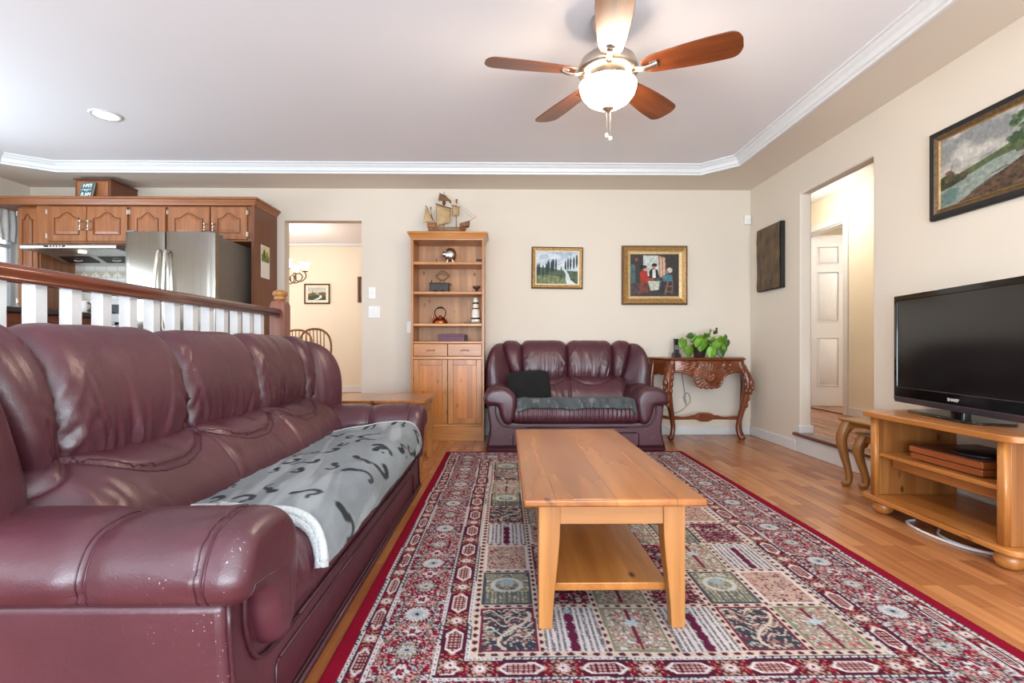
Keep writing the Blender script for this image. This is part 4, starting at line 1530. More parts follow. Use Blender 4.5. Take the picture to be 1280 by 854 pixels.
# black box and eye-shaped iron trivet
s_ = at(-.615, 4.85, 1.385, 'iron_box', 'charcoal grey box with an arched foot on the second shelf', 'box')
MB().prism([(-.09, 0), (-.055, 0), (-.045, .014), (-.02, .014), (-.01, 0), (.01, 0), (.02, .014), (.045, .014), (.055, 0), (.09, 0), (.09, .082), (-.09, .082)], -.05, .05).build('body', M['iron'], s_, bevel=.003)
MB().box(-.093, .093, -.053, .053, .080, .088).build('lid', M['iron'], s_, bevel=.002)
s_ = at(-.59, 4.85, 1.474, 'iron_trivet', 'openwork eye-shaped iron trivet standing on the charcoal box', 'trivet')
tm = MB()
up = [(x, 0, .068 + .048 * math.cos(x / .062 * PI / 2)) for x in np.linspace(-.062, .062, 13)]
dn_ = [(x, 0, .068 - .040 * math.cos(x / .062 * PI / 2)) for x in np.linspace(-.062, .062, 13)]
tm.tube(up, .008).tube(dn_, .007)
tm.tube([(x, 0, .062 + .028 * math.cos(x / .05 * PI / 2)) for x in np.linspace(-.05, .05, 11)], .003)
tm.tube([(-.055, 0, .075), (-.05, 0, .05)], .004).tube([(.055, 0, .075), (.05, 0, .05)], .004)
tm.build('fretwork', M['bronze'], s_, smooth=True)
MB().tube(smooth_path([(-.028, 0, 0), (-.02, 0, .018), (0, 0, .03), (.02, 0, .018), (.028, 0, 0)], 4), .004).build('foot', M['bronze'], s_, smooth=True)
s_ = at(-.69, 4.83, 1.474, 'small_figurine', 'tiny dark upright figurine on the left of the charcoal box', 'figurine')
MB().lathe([(.008, 0), (.006, .008), (.004, .016), (.005, .022), (.003, .03)], (0, 0, 0), 10).build('body', M['iron'], s_, smooth=True)
s_ = at(-.268, 4.85, 1.385, 'pedestal_bowl', 'small brown turned pedestal bowl at the right of the second shelf', 'bowl')
MB().lathe([(.0, .036), (.022, .036), (.032, .046), (.038, .060), (.036, .062), (.02, .048), (0, .044)], (0, 0, 0), 20).build('bowl', M['brownpot'], s_, smooth=True)
MB().lathe([(.026, 0), (.026, .008), (.014, .014), (.014, .036)], (0, 0, 0), 16).build('foot', M['brownpot'], s_, smooth=True)

# copper kettle
s_ = at(-.61, 4.85, 1.089, 'copper_kettle', 'copper kettle with a looped handle on the third shelf', 'kettle')
MB().lathe([(.0, 0), (.068, 0), (.074, .006), (.072, .02), (.055, .045), (.034, .058), (.0, .06)], (0, 0, 0), 28).build('body', M['copper'], s_, smooth=True)
MB().lathe([(.036, .056), (.034, .062), (.018, .07), (.006, .074), (.008, .082), (.0, .086)], (0, 0, 0), 20).build('lid', M['copper'], s_, smooth=True)
MB().tube(smooth_path([(-.05, 0, .03), (-.072, 0, .045), (-.076, 0, .07), (-.084, 0, .082)], 5), [.011] * 6 + [.008] * 10).build('spout', M['copper'], s_, smooth=True)
MB().tube(smooth_path([(-.036, 0, .055), (-.05, 0, .10), (-.046, 0, .13), (-.02, 0, .152), (.02, 0, .152), (.046, 0, .13), (.05, 0, .10), (.036, 0, .055)], 5), .0055).build('handle', M['iron'], s_, smooth=True)
MB().tube([(-.024, 0, .152), (0, 0, .156), (.024, 0, .152)], .009, 10).build('grip', M['blackm'], s_, smooth=True)

# tall banded ceramic vase
s_ = at(-.275, 4.85, 1.089, 'banded_vase', 'tall white vase with dark bands on a wooden base', 'vase')
MB().lathe([(.044, .012), (.045, .03), (.04, .062), (.041, .09), (.036, .135), (.028, .145), (.028, .175), (.024, .19), (.025, .22), (.021, .248), (.0, .248)], (0, 0, 0), 24).build('body', M['cream_cer'], s_, smooth=True)
for r, z in ((.0435, .05), (.0315, .142), (.028, .196)):
    MB().lathe([(r - .004, z - .008), (r + .0015, z - .007), (r + .0015, z + .007), (r - .004, z + .008)], (0, 0, 0), 24).build('band', M['iron'], s_, smooth=True)
MB().box(-.105, .062, -.09, .05, 0, .014).build('base', M['brownpot'], s_, bevel=.003)
# purple box
s_ = at(-.49, 4.85, .924, 'purple_box', 'flat purple box lying on the bottom open shelf', 'box')
MB().box(-.125, .115, -.07, .07, 0, .05).build('body', M['purple'], s_, bevel=.003)
MB().box(-.128, .118, -.073, .073, .048, .066).build('lid', M['purple'], s_, bevel=.003)
MB().box(.119, .133, -.06, .06, .004, .062).build('end_flap', M['iron'], s_, bevel=.002)

# =================================================================== CONSOLE TABLE
t = thing('console_table', (1.89, 4.86, 0), 'carved reddish console table with cabriole legs in the far right corner', 'console table')
CXo, CYo = 1.89, 4.86
half = smooth_path([(0, 4.692, 0), (.17, 4.70, 0), (.29, 4.728, 0), (.345, 4.735, 0), (.375, 4.78, 0), (.39, 4.86, 0), (.43, 4.95, 0), (.485, 5.04, 0)], 6)
half = [(p[0], p[1]) for p in half]
plan = [(-x, y) for x, y in reversed(half)] + half[1:]
def ins(pl, e):
    return [(x * (1 - e / .40), y + e * (1 if y < 4.9 else .0)) for x, y in pl]
mt = MB()
mt.rings([[(x, y - CYo, z) for x, y in ins(plan, e)] for e, z in ((.022, .738), (.012, .744), (.002, .752), (.0, .762), (.006, .769), (.016, .772))])
mt.build('tabletop', M['carve_x'], t, smooth=False, bevel=0)
# apron: front panel following the bow with a scalloped lower edge
def apron_low(x):
    a = abs(x)
    if a < .135:
        return .490 + .02 * (a / .135) ** 2 - .012 * abs(math.sin(a * 62)) + (.05 * max(0, (a - .105) / .03))
    return .60 + .03 * min(1, (a - .135) / .12) - .018 * math.exp(-((a - .15) / .02) ** 2)
xs = np.linspace(-.335, .335, 150)
hx, hy = np.array([p[0] for p in half]), np.array([p[1] for p in half])
yf = np.interp(np.abs(xs), hx, hy) + .022
nz = 44
P = np.zeros((150, nz, 3))
for i, x in enumerate(xs):
    lo = apron_low(x)
    for j in range(nz):
        z = .742 + (lo - .742) * j / (nz - 1)
        # carved shell: radial flutes around a boss, leafy rim
        dx, dz = x, z - .60
        r = math.hypot(dx, dz)
        an = math.atan2(dz, dx)
        sh = .022 * max(0, 1 - (r / .125) ** 4) * (0.55 + .45 * math.cos(an * 22)) if r < .125 else 0
        sh += .020 * math.exp(-((r - .038) / .012) ** 2) + .012 * math.exp(-(r / .015) ** 2)
        vn_ = .010 * math.sin(x * 90 + 3 * math.sin(z * 60)) * math.sin(z * 105) * math.exp(-((abs(x) - .17) / .06) ** 2)
        P[i, j] = (x, yf[i] - sh - vn_ - CYo - .006 * math.exp(-((z - lo - .012) / .008) ** 2), z)
am = MB().grid(P)
Pb = P.copy()
Pb[..., 1] = (yf + .022 - CYo)[:, None]
am.grid(Pb)
am.grid(np.stack([P[:, -1], Pb[:, -1]], 1))
am.build('apron', M['carve_x'], t, smooth=True)
for s in (-1, 1):
    a, b = (s * .352, 4.80), (s * .452, 5.035)
    d = Vector((b[0] - a[0], b[1] - a[1], 0)).normalized() * .012
    nn = (-d.y, d.x)
    rg = []
    for k in range(13):
        f = k / 12
        x, y = a[0] + (b[0] - a[0]) * f, a[1] + (b[1] - a[1]) * f - CYo
        lo = .625 - .02 * math.sin(f * PI) + .008 * math.sin(f * PI * 5)
        rg.append([(x + nn[0], y + nn[1], lo), (x - nn[0], y - nn[1], lo), (x - nn[0], y - nn[1], .742), (x + nn[0], y + nn[1], .742)])
    MB().rings(rg).build('apron', M['carve_x'], t, bevel=.003)
# cabriole legs with acanthus knees
def cab_leg(dx, dy, parent, base, h, reach, mat, knees=True, r0=.040, r1=.023, foot=True):
    L = math.hypot(dx, dy)
    ux, uy = dx / L, dy / L
    prof_ = [(.0, h, r0), (.012, h * .93, r0 * 1.0), (reach * .85, h * .80, r0 * 1.05), (reach, h * .68, r0 * .98), (reach * .62, h * .48, r0 * .8), (reach * .10, h * .28, r1 * 1.05), (-reach * .12, h * .15, r1), (reach * .10, h * .05, r1 * 1.05), (reach * .28, 0.02, r1 * 1.25), (reach * .30, 0, r1 * .95)]
    pts = smooth_path([(base[0] + ux * a, base[1] + uy * a, z) for a, z, r in prof_], 6)
    rad = [p[0] for p in smooth_path([(r, 0, 0) for a, z, r in prof_], 6)]
    m = MB().tube(pts, rad, 12)
    if foot:
        m.ball((base[0] + ux * reach * .42, base[1] + uy * reach * .42, r1 * 1.0), r1 * 1.2, r1 * 1.2, r1 * 1.0, 12, 8)
    o = m.build('leg', mat, parent, smooth=True)
    if knees:
        km = MB()
        for k, (a, z, sz) in enumerate(((.95, .80, .026), (1.25, .72, .030), (1.15, .62, .024), (.95, .53, .020), (1.45, .66, .016), (.6, .9, .02), (.8, .44, .016))):
            km.ball((base[0] + ux * reach * a * 1.08, base[1] + uy * reach * a * 1.08, h * z), sz * 1.05, sz * 1.05, sz * 1.7, 10, 8)
        for sgn in (-1, 1):
            px, py = -uy * sgn, ux * sgn
            for k in range(4):
                z = h * (.86 - .08 * k)
                km.ball((base[0] + ux * reach * (.6 + .12 * k) + px * .034, base[1] + uy * reach * (.6 + .12 * k) + py * .034, z), .018, .018, .034, 8, 6)
        km.build('acanthus_carving', mat, o, smooth=True)
    return o
for s in (-1, 1):
    cab_leg(s * .8, -.6, t, (s * .315, 4.79 - CYo), .745, .075, M['carve_z'])
    cab_leg(s * 1, .15, t, (s * .425, 5.0 - CYo), .745, .03, M['carve_z'], False, .026, .017)
# stretcher with carved centre
def bar(p, q, z0, z1, th, name, n=30):
    rg = []
    d = Vector((q[0] - p[0], q[1] - p[1], 0)).normalized() * th
    for k in range(n + 1):
        f = k / n
        c_ = abs(f - .5)
        up_ = .026 * math.exp(-(c_ / .12) ** 4) + .006 * abs(math.sin(f * 34)) * math.exp(-((c_ - .16) / .10) ** 2) - .012 * math.exp(-((c_ - .3) / .1) ** 2)
        dn2 = .022 * math.exp(-(c_ / .10) ** 4)
        x, y = p[0] + (q[0] - p[0]) * f, p[1] + (q[1] - p[1]) * f + .03 * math.cos((f - .5) * PI)
        rg.append([(x + d.y, y - d.x, z0 - dn2), (x - d.y, y + d.x, z0 - dn2), (x - d.y, y + d.x, z1 + up_), (x + d.y, y - d.x, z1 + up_)])
    return MB().rings(rg).build(name, M['carve_x'], t, bevel=.004)
st = bar((-.325, 4.80 - CYo), (.325, 4.80 - CYo), .185, .222, .014, 'stretcher', 60)
cv_ = MB()
for k in range(9):
    a = PI * k / 8
    cv_.ball((.07 * math.cos(a), 4.815 - CYo, .205 + .026 * math.sin(a)), .014, .01, .012, 8, 6)
cv_.build('rosette_carving', M['carve_x'], st, smooth=True)
for s in (-1, 1):
    MB().tube([(s * .325, 4.80 - CYo, .20), (s * .425, 5.0 - CYo, .20)], .016, 8).build('stretcher', M['carve_x'], t, smooth=True)

# pothos plant
def heart_leaf(L_, W_):
    n = 11
    pts = np.zeros((n, 7, 3))
    for i, v in enumerate(np.linspace(0, 1, n)):
        wv = W_ / 2 * (math.sin(PI * min(1, v * .93 + .07)) ** .62) * (1 - .45 * v) * 1.35
        for j, u in enumerate(np.linspace(-1, 1, 7)):
            back = -.18 * L_ * (1 - v) ** 5 * abs(u)
            pts[i, j] = (u * wv, v * L_ + back, -.16 * L_ * v * v + .14 * W_ * abs(u) - .02)
    return pts

t = thing('potted_plant', (1.86, 4.87, .772), 'trailing green heart-leaf plant in a dark pot on the carved console', 'plant')
MB().lathe([(.0, 0), (.045, 0), (.05, .008), (.062, .105), (.066, .108), (.066, .125), (.058, .125), (.055, .10), (0, .095)], (0, 0, 0), 24).build('pot', M['pot'], t, smooth=True)
lv = [(450, 258, 95, 0.4, -.3), (508, 330, 105, -.1, .1), (545, 188, 60, 1.2, .4), (590, 205, 80, .6, .2), (640, 205, 100, -.4, .5), (690, 185, 110, -.9, .9), (655, 270, 120, .2, .0), (745, 350, 110, .2, -.1), (850, 225, 110, -.3, .5), (870, 310, 115, .1, -.2), (785, 235, 90, .1, .6), (775, 140, 75, -1.0, .7), (912, 245, 60, -.2, .0), (815, 285, 105, .5, .2), (840, 350, 90, -.2, -.3), (720, 240, 90, .3, .8), (610, 250, 85, .5, -.2), (700, 300, 90, -.2, .3)]
sm_ = MB()
for k, (a, b, sz, roll, tilt) in enumerate(lv):
    lx, lz = 1.281 + a * .000888 - 1.86, 1.128 - b * .000888 - .772
    sz *= .00088
    H_ = heart_leaf(sz * 1.15, sz * .95).reshape(-1, 3)
    R = Matrix.Rotation(roll, 4, 'Y') @ Matrix.Rotation(-PI / 2 + tilt + .25, 4, 'X')
    dy = -.075 + .02 * math.sin(k * 2.3) - (.02 if 3 < k < 9 else 0)
    top = Vector((lx, dy, lz + sz * .5))
    vs = [tuple(R @ Vector(p) + top) for p in H_]
    m = MB()
    m.v = vs
    m.f = [(i * 7 + j, (i + 1) * 7 + j, (i + 1) * 7 + j + 1, i * 7 + j + 1) for i in range(10) for j in range(6)]
    o = m.build('leaf', M['leaf_dk'] if k in (2, 11, 12, 14, 17) else M['leaf'], t, smooth=True)
    o.modifiers.new('thick', 'SOLIDIFY').thickness = .0015
    root_ = Vector((max(-.04, min(.04, lx * .3)), 0, .10))
    mid = (root_ + top) / 2 + Vector((0, -.01, .04))
    sm_.tube(smooth_path([tuple(root_), tuple(mid), tuple(top)], 5), .0018, 6)
sm_.build('stem', M['stem'], t, smooth=True)

# cordless phone on its cradle
t = thing('cordless_phone', (1.645, 4.89, .772), 'black cordless phone upright in its cradle beside the potted plant', 'phone')
MB().rings([[(-.035, -.045, 0), (.035, -.045, 0), (.035, .04, 0), (-.035, .04, 0)], [(-.032, -.04, .03), (.032, -.04, .03), (.03, .035, .045), (-.03, .035, .045)]]).build('cradle', M['black'], t, bevel=.004)
hs = MB().rings([[(-.024, -.022, .03), (.024, -.022, .03), (.024, .01, .03), (-.024, .01, .03)], [(-.023, -.005, .175), (.023, -.005, .175), (.021, .018, .18), (-.021, .018, .18)]]).build('handset', M['black'], t, bevel=.006, segs=3)
MB().rings([[(-.018, -.0195, .075), (.018, -.0195, .075), (.018, -.0175, .075), (-.018, -.0175, .075)], [(-.018, -.0142, .118), (.018, -.0142, .118), (.018, -.0122, .118), (-.018, -.0122, .118)]]).build('display', M['grey'], hs)
# charger plugged in under the console, with its cable
t = thing('phone_charger', (1.60, 5.05, .33), 'black plug-in charger with a dangling cable on the wall under the console', 'charger')
MB().box(-.03, .03, -.05, .008, -.03, .035).build('plug', M['black'], t, bevel=.006)
MB().box(-.036, .036, .0, .009, -.07, .06).build('wall_socket', M['plate'], t, bevel=.003)
MB().tube(smooth_path([(.0, -.04, -.03), (.02, -.06, -.09), (.10, -.05, -.10), (.19, -.03, -.04), (.165, -.025, .04), (.20, -.03, .09), (.23, -.03, .02), (.19, -.035, -.03), (.17, -.03, .12), (.15, -.03, .25), (.13, -.04, .40)], 6), .0028).build('cable', M['grey'], t, smooth=True)

# =================================================================== TELEVISION STAND
def rrect(x0, x1, y0, y1, r, n=6, which=(1, 1, 1, 1)):
    out_ = []
    for (cx, cy, a0), k in zip(((x1, y1, 0), (x0, y1, 90), (x0, y0, 180), (x1, y0, 270)), which):
        rr = r if k else .004
        ox, oy = cx + (-rr if cx == x1 else rr), cy + (-rr if cy == y1 else rr)
        for i in range(n + 1):
            a = math.radians(a0 + 90 * i / n)
            out_.append((ox + rr * math.cos(a), oy + rr * math.sin(a)))
    return out_

TSX, TSY = 2.165, 2.325
t = thing('television_stand', (TSX, TSY, 0), 'open pine television stand on round bun feet against the right wall', 'television stand')
def ts(x0, x1, y0, y1, z0, z1):
    return (x0 - TSX, x1 - TSX, y0 - TSY, y1 - TSY, z0, z1)
pl = [(x - TSX, y - TSY) for x, y in rrect(1.912, 2.405, 1.895, 2.755, .07, 8, (0, 1, 1, 0))]
MB().prism(pl, .503, .530, 'xy').build('top', M['pine_y'], t, bevel=.010, segs=3)
pl = [(x - TSX, y - TSY) for x, y in rrect(1.916, 2.395, 1.90, 2.75, .05, 8, (0, 1, 1, 0))]
MB().prism(pl, .071, .094, 'xy').build('bottom_shelf', M['pine_y'], t, bevel=.008, segs=3)
MB().box(*ts(1.962, 2.36, 1.99, 2.66, .298, .318)).build('middle_shelf', M['pine_y'], t, bevel=.004)
MB().box(*ts(2.03, 2.05, 1.99, 2.655, .238, .298)).build('shelf_rail', M['pine_y'], t, bevel=.002)
for y0, y1 in ((1.957, 1.979), (2.668, 2.690)):
    MB().box(*ts(1.962, 2.385, y0, y1, .094, .503)).build('end_panel', M['pine_end'], t, bevel=.002)
for y in (1.975, 2.672):
    MB().prism([(x - TSX, yy - TSY) for x, yy in rrect(1.938, 1.964, y - .020, y + .020, .009, 5)], .094, .503, 'xy').build('post', M['pine_z'], t, smooth=True)
for x in (1.985, 2.34):
    for y in (1.985, 2.66):
        MB().lathe([(.0, 0), (.024, 0), (.042, .012), (.050, .034), (.043, .058), (.026, .070), (0, .071)], (x - TSX, y - TSY, 0), 22).build('bun_foot', M['pine_z'], t, smooth=True)
# wooden case with a black disc on top
t = thing('wooden_case', (2.17, 2.31, .318), 'flat reddish wooden case on the middle shelf of the television stand', 'wooden case')
MB().box(-.168, .168, -.19, .19, .006, .034).build('base', M['box_wood'], t, bevel=.003)
MB().box(-.162, .162, -.184, .184, .034, .038).build('seam', M['black'], t)
MB().box(-.17, .17, -.195, .195, .038, .066).build('lid', M['box_wood'], t, bevel=.003)
MB().box(-.165, .165, -.19, .19, .066, .071).build('lid_top', M['box_top'], t, bevel=.002)
MB().box(-.15, .15, -.17, .17, 0, .006).build('plinth', M['black'], t)
o = MB().lathe([(0, 0), (.108, 0), (.112, .005), (.108, .012), (.06, .018), (0, .019)], (0, 0, 0), 36).build('disc', M['black'], None, smooth=True)
o.location = (2.13, 2.245, .389)
tag(o, 'black round disc lying on the flat wooden case', 'disc')
o = MB().tube(smooth_path([(2.05, 2.53, .006), (1.985, 2.50, .006), (1.955, 2.38, .006), (1.965, 2.24, .006), (2.0, 2.15, .006), (2.10, 2.08, .006), (2.3, 2.05, .006)], 8), .006).tube(smooth_path([(2.06, 2.40, .006), (2.0, 2.33, .006), (1.99, 2.22, .006), (2.04, 2.12, .006), (2.2, 2.0, .006)], 8), .005).build('power_cable', M['cable'], None, smooth=True)
tag(o, 'white cable looped on the floor under the television stand', 'cable')

# =================================================================== TELEVISION
t = thing('television', (2.175, 2.425, .530), 'large black flat screen television on the pine stand', 'television', None, math.radians(-9) + PI * 1.5)
# local: x = viewer's right, -y = towards the viewer
W_, Z0, Z1 = .96, .042, .630
body = MB().box(-W_ / 2, W_ / 2, -.012, .03, Z0, Z1).box(-W_ / 2 + .12, W_ / 2 - .12, .03, .075, Z0 + .06, Z1 - .12).build('body', M['black'], t, bevel=.008, segs=3)
fr = MB()
fr.rings([[(x, y, z) for x, z in ((-a, b0), (a, b0), (a, b1), (-a, b1))] for a, b0, b1, y in ((W_ / 2, Z0, Z1, -.012), (W_ / 2 - .002, Z0 + .002, Z1 - .002, -.022), (W_ / 2 - .026, Z0 + .075, Z1 - .030, -.0225), (W_ / 2 - .028, Z0 + .077, Z1 - .032, -.016))], cap=False)
fr.build('bezel', M['gloss'], t, bevel=.002)
MB().box(-W_ / 2 + .026, W_ / 2 - .026, -.0175, -.013, Z0 + .075, Z1 - .03).build('screen', M['screen'], t)
MB().rings([[(-W_ / 2, -.018, Z0 - .012), (W_ / 2, -.018, Z0 - .012), (W_ / 2, .02, Z0 - .012), (-W_ / 2, .02, Z0 - .012)], [(-W_ / 2, -.026, Z0 + .02), (W_ / 2, -.026, Z0 + .02), (W_ / 2, .02, Z0 + .02), (-W_ / 2, .02, Z0 + .02)]]).build('speaker_bar', plain('plum_grey_plastic', (58, 50, 58), .3), t, bevel=.003)
fd = bpy.data.curves.new('logo', 'FONT')
fd.body, fd.size, fd.extrude, fd.align_x = 'SHARP', .021, .0006, 'CENTER'
tmp = bpy.data.objects.new('logo_tmp', fd)
COL.objects.link(tmp)
bpy.context.view_layer.update()
me = bpy.data.meshes.new_from_object(tmp.evaluated_get(bpy.context.evaluated_depsgraph_get()))
bpy.data.objects.remove(tmp)
lg = bpy.data.objects.new('logo', me)
me.materials.clear()
me.materials.append(M['plate'])
COL.objects.link(lg)
lg.parent = t
lg.rotation_euler = (PI / 2, 0, 0)
lg.scale = (1.25, 1, 1)
lg.location = (0, -.0235, Z0 + .036)
MB().prism(rrect(-.045, .045, -.01, .03, .01), .008, Z0 + .05, 'xy').build('neck', M['gloss'], t, bevel=.003)
MB().prism([(-.27, .05), (-.25, -.075), (-.20, -.11), (.20, -.11), (.25, -.075), (.27, .05), (.2, .11), (-.2, .11)], 0, .011, 'xy').build('base', M['gloss'], t, bevel=.003)

# =================================================================== NESTING TABLES
def nest(name, label, x0, x1, y0, y1, h, cs):
    cx, cy = (x0 + x1) / 2, (y0 + y1) / 2
    t = thing(name, (cx, cy, 0), label, 'side table')
    MB().prism(rrect(x0 - cx, x1 - cx, y0 - cy, y1 - cy, .012), h - .014, h, 'xy').build('tabletop', M['nest_y'], t, bevel=.005, segs=3)
    e = .03
    for b in ((x0 + e, x0 + e + .018, y0 + e + .02, y1 - e - .02), (x1 - e - .018, x1 - e, y0 + e + .02, y1 - e - .02)):
        z_ = np.linspace(0, 1, 15)
        rg = []
        for f in z_:
            y = b[2] + (b[3] - b[2]) * f - cy
            lo = h - .062 + .022 * math.sin(PI * f) - .03 * math.exp(-(min(f, 1 - f) / .06) ** 2)
            rg.append([(b[0] - cx, y, lo), (b[1] - cx, y, lo), (b[1] - cx, y, h - .014), (b[0] - cx, y, h - .014)])
        MB().rings(rg).build('apron', M['nest_y'], t, bevel=.002)
    MB().box(x0 + e + .02 - cx, x1 - e - .02 - cx, y1 - e - .018 - cy, y1 - e - cy, h - .055, h - .014).build('apron', M['nest_y'], t, bevel=.002)
    for sx, px in ((-1, x0 + e + .012), (1, x1 - e - .012)):
        for sy, py in ((-1, y0 + e + .012), (1, y1 - e - .012)):
            cab_leg(sx * .9, sy * .5, t, (px - cx, py - cy), h - .014, .036, M['nest_z'], False, .031, .020)
    return t
nest('side_table', 'taller cabriole-legged wooden nesting table beside the television stand', 2.10, 2.42, 2.785, 3.205, .425, 1)
nest('side_table', 'smaller cabriole-legged table nested under the taller wooden one', 2.165, 2.415, 2.83, 3.145, .345, 1)

# =================================================================== PICTURES
def picture(label, centre, rz, w_, h_, prof_, mats, canvas, cw, depth=.03, lean=0.0):
    """prof_: list of (inset from outer edge, depth towards viewer, material index)"""
    t = thing('framed_painting', centre, label, 'painting', None, rz)
    for k in range(len(prof_) - 1):
        (i0, d0, mi), (i1, d1, _) = prof_[k], prof_[k + 1]
    groups = {}
    for k in range(len(prof_) - 1):
        groups.setdefault(prof_[k][2], []).append(k)
    names = ['frame', 'inner_moulding', 'slip']
    for mi, ks in sorted(groups.items()):
        m = MB()
        for k in ks:
            (i0, d0, _), (i1, d1, _) = prof_[k], prof_[k + 1]
            rg = [[(x, -d, z) for x, z in ((-w_ / 2 + i, -h_ / 2 + i), (w_ / 2 - i, -h_ / 2 + i), (w_ / 2 - i, h_ / 2 - i), (-w_ / 2 + i, h_ / 2 - i))] for i, d in ((i0, d0), (i1, d1))]
            m.rings(rg, cap=False)
        if mi == 0:
            m.box(-w_ / 2 + .004, w_ / 2 - .004, -.006, 0, -h_ / 2 + .004, h_ / 2 - .004)
        m.build(names[mi], mats[mi], t)
    if canvas is not None:
        iw, ih = w_ / 2 - cw, h_ / 2 - cw
        P = np.stack([-iw + 2 * iw * canvas.u, np.full_like(canvas.u, -depth * .45), -ih + 2 * ih * canvas.v], -1)
        colour_mesh('canvas', P, canvas.c, M['paint'], t)
    t.rotation_euler = (0, lean, rz)
    return t

def tree_fill(cv, cx, cy, rx, ry, n, cols, seed):
    r_ = random.Random(seed)
    for _ in range(n):
        a, q = r_.uniform(0, 2 * PI), math.sqrt(r_.random())
        cv.ell(cx + rx * q * math.cos(a), cy + ry * q * math.sin(a), r_.uniform(.012, .035), r_.uniform(.012, .04), r_.choice(cols), .85)

# 1 small landscape with a winding road
c1 = Cv(150, 112, (178, 194, 206))
c1.grad(.45, 1.0, (206, 214, 220), (150, 170, 192))
c1.mask(smoothstep(.45, .6, VN(60).fbm(c1.u * 6, c1.v * 7)) * (c1.v > .55), (224, 228, 230), .6)
c1.poly([(0, 0), (1, 0), (1, .40), (.6, .42), (.35, .5), (0, .52)], (72, 90, 66), 1, .5)
c1.poly([(0, .0), (.75, .0), (.7, .18), (.4, .27), (0, .28)], (112, 122, 82), 1, .6)
for k, (x, h) in enumerate(((.03, .62), (.07, .64), (.16, .58), (.24, .64), (.29, .72), (.36, .70), (.40, .76), (.47, .76), (.60, .52), (.70, .72), (.76, .80), (.82, .82), (.90, .84), (.97, .90))):
    c1.ell(x, h - .18, .022 if k not in (4, 6) else .036, .2, (36, 56, 52), 1, .5)
c1.poly([(.54, .40), (.60, .44), (.62, .30), (.55, .22)], (66, 90, 56), .9, .4)
c1.ell(.53, .60, .02, .03, (196, 178, 170))
c1.poly([(.64, .47), (.69, .47), (.78, .30), (.82, .14), (.96, 0), (.74, 0), (.70, .15), (.71, .3)], (206, 212, 216), 1, .15)
for k in range(16):
    c1.ell(.05 + .035 * k, .12 + .07 * math.sin(k * 1.7), .014, .03, ((60, 80, 60), (180, 170, 120), (120, 130, 110))[k % 3], .8)
c1.daub(.22, 34)
picture('small gilt-framed landscape with a winding road on the far wall', (.517, WY, 1.651), 0, .507, .412, [(0, 0, 0), (0, .022, 0), (.012, .030, 1), (.034, .022, 1), (.036, .024, 2), (.050, .014, 2)], [M['gold_dk'], M['gold'], M['linen']], c1, .048, .028, math.radians(.7))
# 2 interior scene with three people at a table
c2 = Cv(150, 136, (62, 56, 52))
c2.poly([(.27, .97), (.57, .97), (.60, .5), (.27, .5)], (190, 198, 192), 1, .25)
c2.line([(.3, .62), (.4, .80), (.5, .92)], .012, (150, 150, 140), .6).line([(.35, .62), (.46, .72)], .01, (160, 120, 110), .6)
c2.poly([(.57, .97), (.62, .95), (.72, .92), (.74, .45), (.60, .45)], (176, 128, 104), 1, .4)
c2.line([(.63, .9), (.64, .5)], .016, (210, 190, 170)).line([(.69, .9), (.70, .48)], .016, (206, 184, 160))
c2.poly([(0, .75), (.10, .75), (.12, .2), (.02, .15)], (70, 98, 98), 1, .4)
c2.poly([(0, .3), (.2, .34), (.25, 0), (0, 0)], (74, 60, 62), 1, .4)
c2.ell(.13, .87, .03, .04, (140, 80, 60))
c2.poly([(.20, .55), (.26, .63), (.35, .60), (.37, .48), (.47, .42), (.46, .38), (.36, .38), (.37, .12), (.18, .1), (.22, .35)], (170, 52, 42), 1, .35)
c2.poly([(.20, .34), (.36, .34), (.37, .10), (.17, .08)], (112, 60, 50), 1, .5)
c2.ell(.24, .70, .04, .045, (40, 30, 30)).ell(.30, .69, .045, .05, (48, 36, 32)).ell(.32, .65, .025, .03, (186, 128, 96))
c2.poly([(.40, .62), (.48, .68), (.57, .62), (.60, .44), (.38, .44)], (40, 44, 46), 1, .3)
c2.poly([(.46, .64), (.52, .64), (.53, .44), (.46, .44)], (206, 206, 204))
c2.ell(.50, .74, .055, .045, (38, 30, 28)).ell(.495, .68, .03, .04, (182, 126, 100))
c2.poly([(.36, .37), (.64, .37), (.60, .16), (.42, .14)], (186, 190, 176), 1, .25)
c2.line([(.36, .42), (.48, .40)], .018, (170, 74, 52)).ell(.38, .50, .016, .02, (200, 210, 200)).ell(.57, .40, .018, .05, (70, 104, 92))
c2.poly([(.66, .48), (.74, .54), (.86, .50), (.88, .36), (.68, .36)], (70, 118, 132), 1, .4)
c2.ell(.81, .62, .055, .06, (196, 192, 180)).ell(.76, .58, .03, .04, (170, 112, 84))
c2.line([(.72, .06), (.78, .38)], .012, (150, 104, 90)).line([(.76, .24), (.88, .25)], .01, (140, 96, 84)).line([(.72, .12), (.86, .11)], .01, (140, 96, 84)).line([(.86, .06), (.87, .36)], .012, (120, 84, 74))
c2.poly([(.60, .36), (.70, .36), (.70, .08), (.58, .12)], (46, 50, 60), .8)
c2.daub(.3, 30)
picture('wide gold-framed painting of people around a table on the far wall', (1.48, WY, 1.580), 0, .650, .584, [(0, 0, 0), (0, .026, 0), (.012, .040, 0), (.020, .040, 1), (.045, .026, 1), (.05, .034, 1), (.062, .03, 2), (.084, .022, 2)], [M['gold_dk'], M['gold'], plain('pale_gilt_slip', (206, 180, 136), .45, .2, var=.15)], c2, .082, .036)
